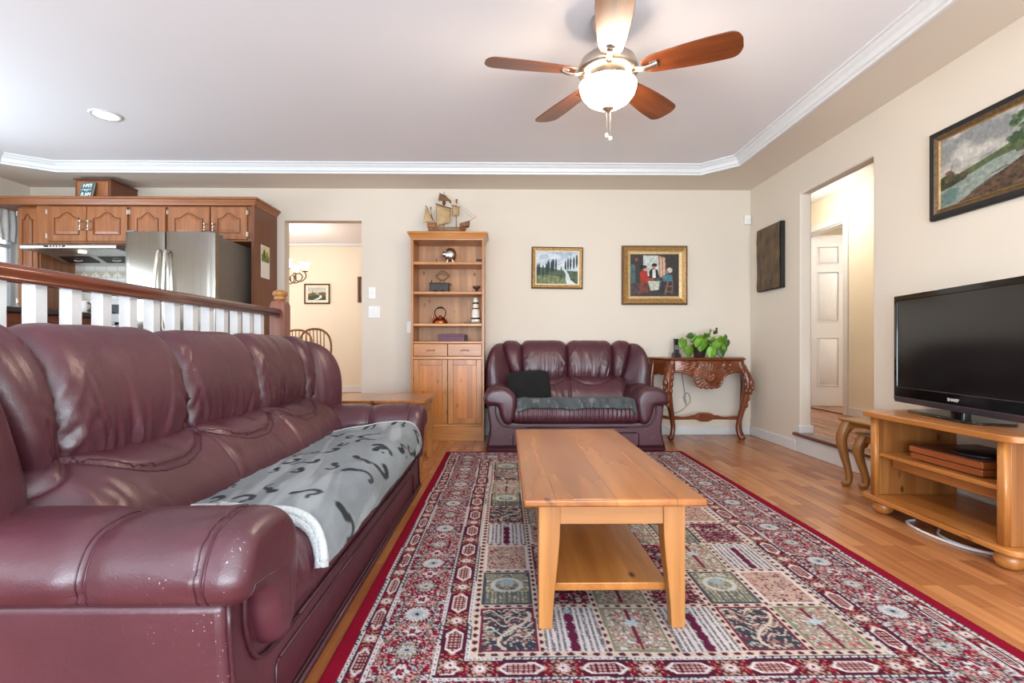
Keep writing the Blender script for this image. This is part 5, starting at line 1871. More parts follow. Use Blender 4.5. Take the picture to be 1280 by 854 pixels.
# 3 dark relief board near the corner
t = thing('wall_plaque', (WX - .02, 4.637, 1.683), 'dark brown relief board in a deep black frame near the corner', 'wall plaque', None, -PI / 2)
MB().box(-.212, .212, -.018, .02, -.292, .292).build('frame', M['blackm'], t, bevel=.003)
pr = MB()
nn = 60
u, v = np.meshgrid(np.linspace(-1, 1, nn), np.linspace(-1, 1, nn), indexing='ij')
vn = VN(70)
pr.grid(np.stack([u * .205, -.0185 - .009 * vn.fbm(u * 3 + 9, v * 4 + 9) - .004 * vn(u * 9 + 20, v * 3 + 20), v * .285], -1))
pr.build('relief', M['darkcanvas'], t, smooth=True)
# 4 large landscape above the television
c4 = Cv(190, 124, (150, 152, 150))
c4.grad(.35, 1.0, (176, 172, 164), (150, 152, 150))
n = VN(61).fbm(c4.u * 5 + 1.2 * c4.v, c4.v * 6 - c4.u * 2)
c4.mask(smoothstep(.5, .66, n) * (c4.v > .35), (196, 192, 184), .8)
c4.mask(smoothstep(.5, .34, n) * (c4.v > .35), (118, 122, 124), .6)
c4.poly([(.12, .40), (.5, .52), (.7, .60), (1, .66), (1, .42), (.5, .42), (.2, .33)], (84, 96, 64), 1, .5)
c4.poly([(0, .36), (.14, .36), (.30, .36), (.50, .44), (.68, .46), (.72, .34), (.45, .14), (.2, .0), (0, 0)], (136, 146, 138), 1, .35)
c4.poly([(0, .20), (.1, .26), (.2, .22), (.15, .05), (0, 0)], (84, 116, 112), .8, .4)
c4.poly([(.15, 0), (.35, .12), (.55, .24), (.75, .36), (1, .46), (1, 0)], (84, 66, 50), 1, 1.1)
c4.poly([(.0, .44), (.05, .46), (.1, .42), (.28, .40), (.26, .33), (.1, .27), (0, .25)], (58, 64, 44), 1, .6)
tree_fill(c4, .10, .42, .05, .08, 22, ((70, 72, 50), (110, 84, 66), (56, 62, 44)), 5)
tree_fill(c4, .20, .38, .06, .04, 14, ((60, 66, 46), (88, 78, 58)), 6)
c4.line([(.11, .36), (.12, .58)], .006, (104, 84, 76))
tree_fill(c4, .80, .82, .15, .14, 70, ((60, 86, 54), (46, 70, 46), (88, 108, 70)), 7)
tree_fill(c4, .72, .62, .09, .06, 30, ((58, 80, 52), (50, 70, 46)), 8)
tree_fill(c4, .86, .42, .12, .1, 40, ((58, 76, 48), (70, 62, 44), (50, 66, 44)), 9)
c4.line([(.80, .35), (.82, .62), (.80, .9)], .012, (66, 52, 42))
c4.line([(.3, .10), (.5, .22), (.6, .24)], .006, (60, 44, 36)).line([(.48, .26), (.62, .30)], .006, (70, 50, 40))
c4.daub(.28, 30)
picture('large dark-framed river landscape on the right wall above the television', (WX, 2.515, 1.828), -PI / 2, .73, .492, [(0, 0, 0), (0, .022, 0), (.006, .032, 0), (.030, .028, 1), (.052, .018, 1), (.054, .02, 2), (.060, .013, 2)], [M['blackm'], plain('bronze_frame', (94, 74, 48), .45, .2, var=.4, scale=50), M['gold']], c4, .058, .028)

# =================================================================== WALL FITTINGS
def plate(name, label, cat, x, z, w_, h_, parts):
    t = thing(name, (x, WY, z), label, cat)
    MB().box(-w_ / 2, w_ / 2, -.008, 0, -h_ / 2, h_ / 2).build('cover_plate', M['plate'], t, bevel=.003)
    for b in parts:
        MB().box(b[0], b[1], -.015, -.006, b[2], b[3]).build('rocker' if b[1] - b[0] > .015 else 'toggle', M['plate'], t, bevel=.002)
    return t
plate('light_switch', 'single white switch plate, upper of the two by the dining opening', 'light switch', -1.305, 1.402, .07, .115, [(-.006, .006, -.012, .014)])
plate('light_switch', 'double white rocker switch plate, lower of the two by the dining opening', 'light switch', -1.284, 1.216, .116, .115, [(-.041, -.009, -.035, .035), (.009, .041, -.035, .035)])
plate('light_switch', 'slim white switch plate partly hidden by the bookcase side', 'light switch', -.925, 1.067, .075, .115, [(-.006, .006, -.012, .014)])
t = thing('motion_sensor', (2.40, WY, 2.128), 'small white motion sensor high in the far right corner', 'sensor')
MB().prism(rrect(-.03, .035, -.045, 0, .014), -.045, .045, 'xy').build('housing', M['plate'], t, bevel=.004)
MB().box(-.022, .027, -.048, -.042, -.035, .008).build('lens', M['cable'], t, bevel=.003)

# =================================================================== CEILING FAN
FX, FY = .515, 2.55
t = thing('ceiling_fan', (FX, FY, TRAY), 'brushed nickel ceiling fan with five walnut blades and a lit bowl', 'ceiling fan')
MB().lathe([(0, 0), (.080, 0), (.082, -.012), (.074, -.04), (.045, -.066), (.018, -.07), (0, -.07)], (0, 0, 0), 32).build('canopy', M['nickel'], t, smooth=True)
MB().lathe([(.0125, -.06), (.0125, -.19)], (0, 0, 0), 16).build('downrod', M['nickel'], t, smooth=True)
hz = -TRAY
MB().lathe([(0, 2.345), (.05, 2.345), (.09, 2.33), (.135, 2.295), (.15, 2.262), (.152, 2.25), (.148, 2.238), (.132, 2.232), (.12, 2.222), (.06, 2.205), (.05, 2.19), (0, 2.19)], (0, 0, hz), 48).build('motor_housing', M['nickel'], t, smooth=True)
MB().lathe([(.0, 2.20), (.062, 2.20), (.09, 2.19), (.132, 2.182), (.136, 2.172), (.13, 2.166), (0, 2.166)], (0, 0, hz), 40).build('light_fitter', M['nickel'], t, smooth=True)
MB().lathe([(.141, 2.178), (.140, 2.164), (.130, 2.132), (.106, 2.101), (.07, 2.078), (.03, 2.068), (0, 2.066), (0, 2.070), (.03, 2.072), (.068, 2.082), (.102, 2.105), (.126, 2.135), (.136, 2.165), (.137, 2.178)], (0, 0, hz), 48).build('glass_bowl', M['globe'], t, smooth=True)
MB().lathe([(0, 2.072), (.012, 2.072), (.03, 2.066), (.03, 2.060), (.018, 2.052), (.012, 2.042), (0, 2.038)], (0, 0, hz), 24).build('finial', M['nickel'], t, smooth=True)
for k, (dx, ln) in enumerate(((-.008, .118), (.010, .132))):
    ch = MB().tube([(dx, -.008, 2.04 + hz), (dx, -.008, 2.04 - ln + hz)], .0016, 6).build('pull_chain', M['nickel'], t)
    MB().lathe([(0, .012), (.006, .01), (.010, 0), (.009, -.006), (0, -.009)], (dx, -.008, 2.04 - ln + hz), 14).build('pull_knob', M['plate'], ch, smooth=True)
BZ = 2.235
for k in range(5):
    an = math.radians(117.5 + 72 * k)
    Rz = Matrix.Rotation(an, 4, 'Z')
    pitch = Matrix.Rotation(math.radians(-13), 4, 'X')
    pts_t, pts_b = [], []
    outl = []
    for f in 1 - np.linspace(1, 0, 40) ** 1.7:
        x = .168 + .450 * f
        wd = .050 + .030 * math.sin(min(1, f * 1.25) * PI / 2)
        if f > .86:
            wd *= math.sqrt(max(0.0, 1 - ((f - .86) / .145) ** 2.6))
        if f < .10:
            wd *= .72 + 2.8 * f
        outl.append((x, wd))
    poly = [(x, w_) for x, w_ in outl] + [(x, -w_ * (1.0)) for x, w_ in reversed(outl)]
    m = MB().prism(poly, -.003, .003, 'xy')
    m.move(lambda p: Vector((p.x, p.y, p.z - .03 * ((p.x - .2) / .47) ** 2 * 0)))
    tr = Rz @ Matrix.Translation((0, 0, BZ + hz)) @ pitch
    m.build('blade', M['walnut'], t, bevel=.002)
    bl = [o for o in t.children if o.name.startswith('blade')][-1]
    bl.matrix_local = tr
    ir = MB().tube(smooth_path([(.105, 0, .004), (.14, 0, -.010), (.18, 0, -.018), (.225, 0, -.014), (.24, 0, -.006)], 5), [.017] * 10 + [.015] * 11, 10, True, .5)
    ir.box(.205, .24, -.022, .022, -.010, -.002)
    ir.build('blade_iron', M['nickel'], bl, smooth=False, bevel=.001)
# recessed downlight
t = thing('downlight', (-2.819, 3.656, TRAY), 'round recessed downlight glowing in the tray ceiling', 'downlight')
MB().lathe([(.075, .0), (.098, -.001), (.096, -.007), (.078, -.008), (.072, .0)], (0, 0, 0), 36).build('trim_ring', M['white'], t, smooth=True)
MB().lathe([(0, -.003), (.076, -.003), (.076, -.001), (0, -.001)], (0, 0, 0), 32).build('lens', M['canlamp'], t, smooth=True)

# =================================================================== RAILING
t = thing('railing', (-1.55, 2.4, STEP), 'white square baluster railing with dark wooden handrail behind the long sofa', 'railing')
hp = [(-.024, 0), (.024, 0), (.026, .008), (.020, .014), (.031, .024), (.032, .038), (.022, .052), (.0, .057), (-.022, .052), (-.032, .038), (-.031, .024), (-.020, .014), (-.026, .008)]
MB().prism([(x, 1.076 + z - STEP) for x, z in hp], .55 - 2.4, 3.50 - 2.4, 'xz').build('handrail', M['mahog_y'], t, smooth=True)
MB().box(-.03, .03, .55 - 2.4, 3.50 - 2.4, .0, .035).build('bottom_rail', M['white'], t, bevel=.003)
for k in range(-3, 12):
    y = 1.712 + .142 * k
    MB().box(-.045, .0, y - 2.4, y + .046 - 2.4, .035, 1.078 - STEP).build('baluster', M['white'], t, bevel=.002)
nw = MB().rings([[(x * a, y * a + 1.155, z) for x, y in ((-1, -1), (1, -1), (1, 1), (-1, 1))] for a, z in ((.05, 0), (.05, .995), (.044, 1.018), (.036, 1.028))])
np_ = nw.build('newel_post', M['mahog_z'], t, bevel=.003)
MB().lathe([(.028, 1.026), (.030, 1.032), (.040, 1.038), (.043, 1.046), (.036, 1.052), (.040, 1.058), (.048, 1.070), (.049, 1.080), (.042, 1.094), (.026, 1.102), (0, 1.105)], (0, 1.155, 0), 28).build('finial', M['amber'], np_, smooth=True)

# =================================================================== KITCHEN
KY = 4.62                                              # face of the upper cabinets
def bar_handle(x, y, z0, z1, parent):
    m = MB().tube([(x, y - .03, z0 + .012), (x, y - .03, z1 - .012)], .006, 10)
    for z in (z0 + .01, z1 - .01):
        m.tube([(x, y, z), (x, y - .03, z)], .006, 10).ball((x, y - .03, z), .011, .011, .010, 12, 8)
    return m.build('handle', M['chrome'], parent, smooth=True)


def cab_door(parent, x0, x1, z0, z1, y, hinge, handle_x=None, hz=None, arch=True):
    """raised-panel door with an arched top rail; y = front face"""
    d = MB().box(x0, x1, y, y + .02, z0, z1).build('door', M['cab_z'], parent, bevel=.004)
    f = min(.058, (x1 - x0) * .22)
    a, b, lo, hi = x0 + f, x1 - f, z0 + .055, z1 - .045
    xc, rw = (a + b) / 2, (b - a) / 2

    def outline(e):
        pts = [(a + e, lo + e), (b - e, lo + e), (b - e, hi - .055 - e)]
        n = 16
        for i in range(1, n):
            q = 1 - 2 * i / n
            sh = math.cos(min(1, abs(q) / .78) * PI) * .5 + .5 if abs(q) < .78 else 0
            pts.append((xc + q * (rw - e), hi - .055 - e + .05 * sh))
        pts.append((a + e, hi - .055 - e))
        return pts
    o0, o1, o2, o3 = outline(0), outline(.008), outline(.012), outline(.030)
    m = MB()
    m.rings([[(x, y - .0005, z) for x, z in o0], [(x, y - .006, z) for x, z in outline(.003)], [(x, y - .006, z) for x, z in outline(.006)], [(x, y + .006, z) for x, z in o1]], cap=False)
    m.build('panel_moulding', M['cab_dark'], d)
    MB().rings([[(x, y - .0008, z) for x, z in o1], [(x, y - .001, z) for x, z in o2], [(x, y - .007, z) for x, z in o3]]).build('raised_panel', M['cab_z'], d)
    hx = x0 - .004 if hinge == 'l' else x1 + .004
    for z in (z0 + .045, z1 - .05):
        hm = MB().box(hx - .009, hx + .009, y - .004, y + .010, z - .02, z + .02).tube([(hx, y - .006, z - .02), (hx, y - .006, z + .02)], .005, 8)
        hm.build('hinge', M['chrome'], d)
    if handle_x is not None:
        bar_handle(handle_x, y, hz[0], hz[1], d)
    return d


def cabinet(label, x0, x1, z0, z1, y=KY, back=WY):
    t = thing('wall_cabinet', ((x0 + x1) / 2, back, z0), label, 'kitchen cabinet', 'oak upper kitchen cabinets')
    h = MB().box(x0, x1, y + .02, back - .002, z0, z1)
    c = h.build('carcass', M['cab_z'], None, bevel=.002)
    return t, c


def finish(t):                                         # children were built in world coordinates
    off = Matrix.Translation(-Vector(t.location))
    done = set()
    for c in t.children:
        if c.data and c.data.name not in done:
            c.data.transform(off)
            done.add(c.data.name)
        for g in c.children:
            if g.data and g.data.name not in done:
                g.data.transform(off)
                done.add(g.data.name)


t, c = cabinet('narrow oak upper cabinet in the kitchen corner beside the curtained window', -4.375, -4.19, 1.22, 2.135, 4.66)
c.parent = t
cab_door(t, -4.372, -4.20, 1.24, 2.12, 4.66, 'l')
finish(t)
t, c = cabinet('oak upper cabinet with two arched doors above the range hood', -4.188, -3.36, 1.80, 2.135)
c.parent = t
cab_door(t, -4.075, -3.735, 1.815, 2.125, KY, 'l', -3.765, (1.905, 2.0))
cab_door(t, -3.728, -3.372, 1.815, 2.125, KY, 'r', -3.695, (1.905, 2.0))
finish(t)
t, c = cabinet('oak upper cabinet with one arched door left of the refrigerator doors', -3.358, -3.026, 1.80, 2.135)
c.parent = t
cab_door(t, -3.345, -3.036, 1.815, 2.125, KY, 'l')
finish(t)
t, c = cabinet('oak upper cabinet with two arched doors above the refrigerator', -3.024, -2.268, 1.82, 2.135)
c.parent = t
cab_door(t, -3.01, -2.642, 1.835, 2.125, KY, 'l', -2.672, (1.90, 1.98))
cab_door(t, -2.630, -2.31, 1.835, 2.125, KY, 'r', -2.598, (1.90, 1.98))
finish(t)
t = thing('cabinet_end_panel', (-2.25, 4.85, STEP), 'tall plain oak end panel beside the refrigerator', 'end panel')
MB().box(-.016, .016, -.245, .208, 0, 1.975).build('panel', M['cab_dark'], t, bevel=.003)
t = thing('cabinet_cornice', (-3.4, 4.8, 2.136), 'stained wooden cornice board along the tops of the kitchen cabinets', 'cornice')
rg = [[(KX + .002 + 3.4, 4.60 - e - 4.8, z), (-2.232 + e + 3.4, 4.60 - e - 4.8, z), (-2.232 + e + 3.4, WY - .002 - 4.8, z), (KX + .002 + 3.4, WY - .002 - 4.8, z)] for e, z in ((0, 0), (.004, .018), (.016, .03), (.022, .044), (.034, .048), (.034, .066))]
MB().rings(rg).build('moulding', M['cab_x'], t, bevel=.002)

# calendar on the end panel
t = thing('calendar', (-2.232, 4.80, 1.66), 'small calendar with a green photo on the oak end panel', 'calendar')
MB().box(0, .003, -.085, .085, -.15, .15).build('page', M['paper'], t)
cc = Cv(40, 36, (214, 206, 150))
cc.poly([(0, 0), (1, 0), (1, .45), (0, .5)], (112, 128, 70), 1, .6)
cc.ell(.35, .5, .14, .3, (70, 96, 50), 1, .4).ell(.7, .45, .12, .25, (150, 130, 60), 1, .4)
cc.daub(.3, 8)
P = np.stack([np.full_like(cc.u, .0036), .078 - .156 * (1 - cc.u), .0 + .14 * cc.v], -1)
colour_mesh('photo', P, cc.c, M['paint'], t)

# wooden box on the cornice and a small sign leaning on it
t = thing('wooden_box', (-3.745, 4.86, 2.202), 'brown wooden box standing on the kitchen cornice', 'box')
MB().box(-.16, .16, -.15, .19, 0, .19).build('body', M['cab_dark'], t, bevel=.003)
MB().box(-.172, .168, -.162, .19, .19, .202).build('lid', M['cab_dark'], t, bevel=.003)
MB().box(-.14, .14, -.156, -.15, .02, .175).build('front_panel', M['cab_z'], t, bevel=.003)
t = thing('framed_sign', (-3.768, 4.646, 2.202), 'small teal sign with white lettering leaning on the wooden box', 'sign')
MB().rings([[(-.062, .0, 0), (.062, .0, 0), (.062, .012, 0), (-.062, .012, 0)], [(-.058, .040, .160), (.066, .040, .160), (.066, .052, .160), (-.058, .052, .160)]]).build('frame', M['sign_frame'], t, bevel=.003)
sg = Cv(64, 84, (62, 96, 100))
sg.mask(smoothstep(.5, .7, VN(44).fbm(sg.u * 5, sg.v * 6)), (110, 146, 148), .5)
for x in (.16, .38, .60, .80):
    sg.line([(x, .72), (x + .02, .92)], .035, (226, 234, 230))
sg.line([(.16, .82), (.30, .82)], .03, (226, 234, 230)).line([(.62, .92), (.84, .9)], .03, (226, 234, 230)).line([(.40, .92), (.52, .9), (.5, .82), (.40, .8)], .026, (226, 234, 230))
sg.line([(.12, .52), (.3, .58), (.34, .50), (.5, .56), (.7, .54), (.88, .56)], .026, (214, 226, 222)).line([(.45, .46), (.62, .46)], .018, (240, 240, 230))
sg.line([(.14, .12), (.18, .34), (.30, .28), (.20, .22), (.34, .10)], .032, (226, 234, 230)).line([(.48, .12), (.5, .32), (.62, .24), (.52, .12)], .03, (226, 234, 230)).line([(.68, .1), (.7, .34), (.78, .2), (.88, .34), (.9, .1)], .03, (226, 234, 230))
a = sg.v[..., None]
P = np.concatenate([(-.052 + .104 * sg.u + .004 * sg.v)[..., None], -.0012 + .003 + a * .036, .010 + a * .142], -1)
P[..., 1] -= .003
colour_mesh('lettering', P, sg.c, M['paint'], t)

# refrigerator
t = thing('refrigerator', (-2.69, 4.45, STEP), 'stainless steel french door refrigerator with curved bar handles', 'refrigerator')
def fr_(x0, x1, y0, y1, z0, z1):
    return (x0 + 2.69, x1 + 2.69, y0 - 4.45, y1 - 4.45, z0 - STEP, z1 - STEP)
MB().box(*fr_(-3.045, -2.338, 4.225, 4.86, STEP, 1.775)).build('body', M['fridge_side'], t, bevel=.004)
xm = -2.7165
for k, (x0, x1) in enumerate(((-3.053, xm - .003), (xm + .003, -2.330))):
    rg = []
    n = 12
    for z in (.80, 1.795):
        ring = [(x0 + 2.69, 4.215 - 4.45, z - STEP)]
        for i in range(n + 1):
            f = i / n
            xx_ = x0 + (x1 - x0) * f
            gl = (xx_ + 3.053) / .723
            ring.append((xx_ + 2.69, 4.150 - .022 * (1 - (2 * gl - 1) ** 2) - 4.45 + (.012 if i in (0, n) else 0), z - STEP))
        ring.append((x1 + 2.69, 4.215 - 4.45, z - STEP))
        rg.append(ring)
    d = MB().rings(rg).build('door', M['steel'], t, bevel=.004, angle=50)
    hx = (xm - .030 if k == 0 else xm + .030) + 2.69
    pts = smooth_path([(hx, 4.12 - 4.45, 1.64 - STEP), (hx, 4.085 - 4.45, 1.60 - STEP), (hx - (.012 if k == 0 else -.0), 4.068 - 4.45, 1.35 - STEP), (hx - (.012 if k == 0 else -.0), 4.085 - 4.45, 1.05 - STEP), (hx, 4.12 - 4.45, 1.0 - STEP)], 8)
    MB().tube(pts, .0135, 10).build('handle', M['chrome'], d, smooth=True)
fz = MB().box(*fr_(-3.053, -2.330, 4.140, 4.215, .24, .79)).build('freezer_drawer', M['steel'], t, bevel=.006)
MB().tube([(-.28, 4.10 - 4.45, .72 - STEP), (.28, 4.10 - 4.45, .72 - STEP)], .013).build('handle', M['chrome'], fz, smooth=True)
MB().box(*fr_(-3.03, -2.97, 4.15, 4.24, 1.795, 1.808)).box(*fr_(-2.41, -2.345, 4.16, 4.30, 1.776, 1.803)).build('hinge_cover', M['grey'], t, bevel=.004)

# range hood
t = thing('range_hood', (-3.73, 4.8, 1.70), 'stainless steel range hood with a lit lamp under the oak cabinet', 'range hood')
sec = [(-.36, .012), (-.368, .022), (-.368, .042), (-.355, .052), (-.22, .082), (-.16, .098), (.255, .098), (.255, -.04), (.05, -.04), (-.10, .004)]
MB().prism([(y, z) for y, z in sec], -.415, .40, 'yz').build('body', M['steel_x'], t, bevel=.004)
MB().box(-.21, -.03, -.3735, -.366, .024, .040).build('control_strip', M['black'], t, bevel=.001)
bt = MB()
for k in range(5):
    bt.box(-.165 + .025 * k, -.152 + .025 * k, -.376, -.372, .028, .036)
bt.build('button', M['plate'], t)
for x in (-.2, .15):
    fm2 = MB().rings([[(x - .14, -.075, -.0045), (x + .14, -.075, -.0045), (x + .14, .045, -.0435), (x - .14, .045, -.0435)], [(x - .15, -.085, .01), (x + .15, -.085, .01), (x + .15, .05, -.03), (x - .15, .05, -.03)]])
    fm2.build('filter', M['black'], t)
    MB().tube([(x - .04, -.02, -.03), (x, -.02, -.036), (x + .04, -.02, -.03)], .005).build('latch', M['chrome'], t)
for x in (.02,):
    o = MB().lathe([(0, 0), (.030, 0), (.030, -.006), (0, -.008)], (0, 0, 0), 20).build('lamp', M['hoodlamp'], t, smooth=True)
    o.location = (x, -.25, .004)

# splash-back tiles with a diamond band
sp = MB().box(-4.188, -3.05, WY - .008, WY, 1.06, 1.70).build('trim_backsplash', M['tile'])
struct(sp)
bd = MB().box(-4.188, -3.05, WY - .010, WY - .008, 1.545, 1.61).build('band', M['tile_band'], sp)
dm = MB()
for k in range(9):
    x = -4.10 + k * .108
    dm.prism([(x - .05, 1.552), (x, 1.605), (x + .05, 1.552)], WY - .012, WY - .010, 'xz')
dm.build('diamond', M['tile'], sp)

# base units, range and peninsula
def base_unit(label, x0, x1):
    t = thing('base_cabinet', ((x0 + x1) / 2, 4.72, STEP), label, 'kitchen cabinet')
    h = (x1 - x0) / 2
    MB().box(-h, h, -.27, .335, .09, .87).build('carcass', M['cab_z'], t, bevel=.002)
    MB().box(-h, h, -.22, .335, 0, .09).build('toe_kick', M['blackm'], t)
    MB().box(-h + .01, h - .01, -.29, -.27, .12, .68).build('door', M['cab_z'], t, bevel=.004)
    MB().box(-h + .01, h - .01, -.29, -.27, .70, .85).build('drawer', M['cab_x'], t, bevel=.004)
    MB().box(-h, h, -.30, .337, .87, .905).build('worktop', M['counter'], t, bevel=.006)
base_unit('oak base cabinet under the corner wall cabinet', KX + .005, -4.10)
base_unit('oak base cabinet between the range and the refrigerator', -3.33, -3.07)
t = thing('range', (-3.715, 4.72, STEP), 'white kitchen range with a dark clock panel seen between the balusters', 'range')
MB().box(-.378, .378, -.27, .32, .03, .90).build('body', M['rangew'], t, bevel=.004)
MB().box(-.378, .378, -.29, .33, .90, .925).build('cooktop', M['gloss'], t, bevel=.004)
MB().box(-.36, .36, -.295, -.27, .22, .80).build('oven_door', M['gloss'], t, bevel=.006)
MB().tube([(-.3, -.33, .76), (.3, -.33, .76)], .012).build('handle', M['chrome'], t, smooth=True)
bg = MB().rings([[(x, y, z) for x, y in ((-.378, y0), (.378, y0), (.378, .33), (-.378, .33))] for y0, z in ((.25, .925), (.28, 1.17))]).build('control_panel', M['rangew'], t, bevel=.01)
MB().rings([[(x, y, z) for x, y in ((-.16, y0), (.04, y0), (.04, .3), (-.16, .3))] for y0, z in ((.256, 1.03), (.264, 1.12))]).build('clock_display', M['black'], bg)
for x in (-.32, -.24, .14, .22, .30):
    MB().lathe([(0, -.03), (.018, -.03), (.022, 0)], (x, .262, 1.08), 16, 1).build('control_knob', M['black'], bg)
t = thing('saucepan', (-3.70, 4.62, STEP + .925), 'dark saucepan standing on the white range behind the railing', 'saucepan')
MB().lathe([(0, 0), (.085, 0), (.09, .01), (.09, .09), (.093, .094), (.086, .094), (.084, .01), (0, .008)], (0, 0, 0), 28).build('body', M['grey'], t, smooth=True)
MB().tube([(.09, 0, .075), (.24, -.03, .09)], [.011, .009], 8, True, .6).build('handle', M['black'], t)
MB().lathe([(.09, .095), (.08, .105), (.02, .116), (.012, .13), (0, .132)], (0, 0, 0), 24).build('lid', M['black'], t, smooth=True)
t = thing('kitchen_peninsula', (-3.2, 2.6, STEP), 'brown kitchen peninsula with a dark worktop behind the railing', 'kitchen peninsula')
MB().box(-.28, .28, -1.1, 1.10, 0, .915).build('body', M['pen_wood'], t, bevel=.004)
MB().box(-.31, .31, -1.13, 1.13, .915, .95).build('worktop', M['counter'], t, bevel=.008)
for k in range(5):
    y = -1.06 + .43 * k
    MB().box(.28, .292, y, y + .40, .08, .86).build('panel', M['pen_wood'], t, bevel=.006)
t = thing('mug', (-2.985, 3.66, STEP + .95), 'white mug with a brown handle on the dark peninsula worktop', 'mug')
MB().lathe([(0, 0), (.032, 0), (.036, .006), (.038, .085), (.034, .085), (.031, .01), (0, .008)], (0, 0, 0), 24).build('body', M['plate'], t, smooth=True)
MB().tube([(.036 + .026 * math.sin(a), 0, .046 + .028 * math.cos(a)) for a in np.linspace(0, PI, 12)], .006, 8).build('handle', M['brownpot'], t, smooth=True)

# curtain and hanging plant at the kitchen window
n1, n2 = 90, 24
yy, zz = np.meshgrid(np.linspace(3.70, 4.985, n1), np.linspace(0, 1, n2), indexing='ij')
vn = VN(15)
zb = 1.875 - .03 * np.abs(np.sin((yy - 4.985) * 9))
P = np.stack([KX + .045 + .014 * np.sin(yy * 95 + 2 * vn(yy * 6, zz * 2)) * (.4 + zz) + .01 * zz, yy, 2.135 + (zb - 2.135) * zz], -1)
o = MB().grid(P).build('curtain', M['curtain'], None, smooth=True)
o.modifiers.new('thick', 'SOLIDIFY').thickness = .003
tag(o, 'short white gathered valance curtain across the kitchen window', 'curtain')
o = MB().tube([(KX + .045, 3.66, 2.145), (KX + .045, 5.0, 2.145)], .012).build('curtain_rod', M['plate'], None, smooth=True)
tag(o, 'white rod carrying the short kitchen valance', 'curtain rod')
t = thing('hanging_plant', (KX + .10, 4.86, 1.15), 'trailing green vine standing at the kitchen window below the valance', 'plant')
MB().lathe([(0, 0), (.05, 0), (.065, .10), (.06, .10), (0, .09)], (0, 0, 0), 20).build('pot', M['plate'], t, smooth=True)
vs_ = smooth_path([(0, 0, .1), (.02, .01, .3), (-.01, .02, .5), (.01, .0, .68)], 8)
MB().tube(vs_, .003, 6).build('stem', M['stem'], t)
for k in range(16):
    p = vs_[6 + k] if 6 + k < len(vs_) else vs_[-1]
    H_ = heart_leaf(.062, .055).reshape(-1, 3)
    R = Matrix.Rotation(k * 2.4, 4, 'Z') @ Matrix.Rotation(-.7, 4, 'X')
    m = MB()
    m.v = [tuple(R @ Vector(q) + Vector(p)) for q in H_]
    m.f = [(i * 7 + j, (i + 1) * 7 + j, (i + 1) * 7 + j + 1, i * 7 + j + 1) for i in range(10) for j in range(6)]
    m.build('leaf', M['leaf'], t, smooth=True).modifiers.new('thick', 'SOLIDIFY').thickness = .001

# =================================================================== DINING ROOM
def windsor(loc, rz, label):
    t = thing('windsor_chair', loc, label, 'chair', 'bow-back chairs in the dining room', rz)
    W = M['nest_z']
    MB().prism([(.22 * math.cos(a) * (1.0 if math.sin(a) < 0 else .95), .21 * math.sin(a)) for a in np.linspace(0, 2 * PI, 28)[:-1]], .43, .465, 'xy').build('seat', W, t, bevel=.012, segs=3)
    for sx in (-1, 1):
        for sy in (-1, 1):
            MB().tube([(sx * .14, sy * .13, .435), (sx * .18, sy * .17, .22), (sx * .205, sy * .195, 0)], [.014, .02, .013], 10).build('leg', W, t, smooth=True)
    MB().tube([(-.17, 0, .18), (.17, 0, .18)], .011).build('stretcher', W, t, smooth=True)
    lean = lambda z: -.17 - (z - .46) * .20
    hoop = [(-.155, 0, .46), (-.19, 0, .60), (-.20, 0, .74), (-.175, 0, .86), (-.10, 0, .935), (0, 0, .955), (.10, 0, .935), (.175, 0, .86), (.20, 0, .74), (.19, 0, .60), (.155, 0, .46)]
    MB().tube(smooth_path([(x, lean(z), z) for x, y, z in hoop], 5), .0145, 10).build('bow', W, t, smooth=True)
    for k in range(6):
        x = -.10 + .04 * k
        zt = .955 - .95 * x * x * 2.2 - .012
        MB().tube([(x * .9, lean(.46), .46), (x * 1.05, lean(.66), .66), (x * 1.15, lean(zt), zt)], [.007, .009, .006], 8).build('spindle', W, t, smooth=True)
    return t
windsor((-2.44, 6.75, STEP), math.radians(-150), 'wooden bow-back spindle chair, right of the two in the dining room')
windsor((-2.90, 7.12, STEP), math.radians(-165), 'wooden bow-back spindle chair, left one half hidden by the newel post')

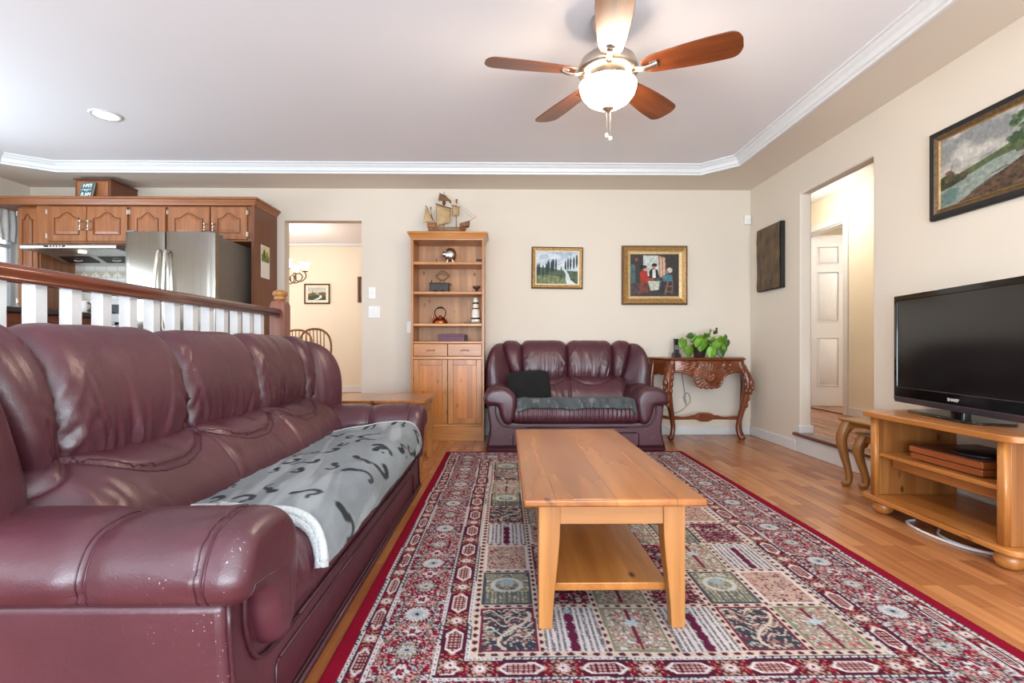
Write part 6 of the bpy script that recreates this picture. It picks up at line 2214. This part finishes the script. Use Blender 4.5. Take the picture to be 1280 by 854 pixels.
t = thing('chandelier', (-2.81, 6.6, 2.5), 'bronze scrolled chandelier with lit white bell shades in the dining room', 'chandelier')
MB().lathe([(0, 0), (.06, 0), (.05, -.02), (.012, -.035), (.008, -.42), (.02, -.45), (.02, -.60), (.035, -.66), (.03, -.74), (.012, -.80), (0, -.83)], (0, 0, 0), 20).build('stem', M['iron'], t, smooth=True)
for k in range(5):
    a = math.radians(10 + 72 * k)
    ca, sa = math.cos(a), math.sin(a)
    pts = smooth_path([(r * ca, r * sa, z) for r, z in ((.025, -.70), (.08, -.80), (.16, -.79), (.205, -.73), (.17, -.68), (.115, -.71), (.13, -.77), (.20, -.78), (.25, -.72), (.235, -.665))], 6)
    ar = MB().tube(pts, .007, 8).build('arm', M['bronze'], t, smooth=True)
    MB().lathe([(.0, -.66), (.03, -.66), (.034, -.648), (.02, -.64), (0, -.64)], (.235 * ca, .235 * sa, 0), 14).build('cup', M['bronze'], ar, smooth=True)
    MB().lathe([(.026, -.645), (.040, -.62), (.046, -.59), (.058, -.56), (.068, -.545), (.066, -.544), (.055, -.56), (.043, -.59), (.036, -.62), (.022, -.643)], (.235 * ca, .235 * sa, 0), 20).build('shade', M['shade'], ar, smooth=True)

c5 = Cv(70, 54, (196, 192, 176))
c5.grad(.5, 1, (214, 200, 168), (166, 178, 180))
c5.poly([(0, .5), (.3, .62), (.5, .55), (.8, .64), (1, .6), (1, 0), (0, 0)], (104, 92, 62), 1, .5)
c5.poly([(0, .3), (.5, .42), (1, .3), (1, 0), (0, 0)], (60, 72, 56), 1, .5)
c5.poly([(.40, .50), (.55, .50), (.66, .36), (.60, .22), (.30, .05), (.55, .05), (.78, .22), (.74, .38)], (206, 212, 210))
c5.line([(.25, .5), (.26, .85)], .012, (80, 84, 70))
c5.daub(.2, 14)
picture('small dark-framed picture of a white winding stream in the dining room', (-2.952, 8.1, 1.707), 0, .40, .318, [(0, 0, 0), (0, .018, 0), (.012, .022, 0), (.022, .012, 0), (.022, .011, 2), (.06, .009, 2)], [plain('dark_brown_frame', (74, 44, 30), .4), M['gold'], M['linen']], c5, .058, .018)
c6 = Cv(30, 40, (120, 100, 80)).daub(.3, 6)
picture('brown frame at the dining room wall cut off by the doorway edge', (-2.13, 8.1, 1.775), 0, .37, .405, [(0, 0, 0), (0, .02, 0), (.02, .026, 0), (.04, .012, 0)], [plain('brown_frame', (112, 66, 42), .4), M['gold'], M['linen']], c6, .038, .02)
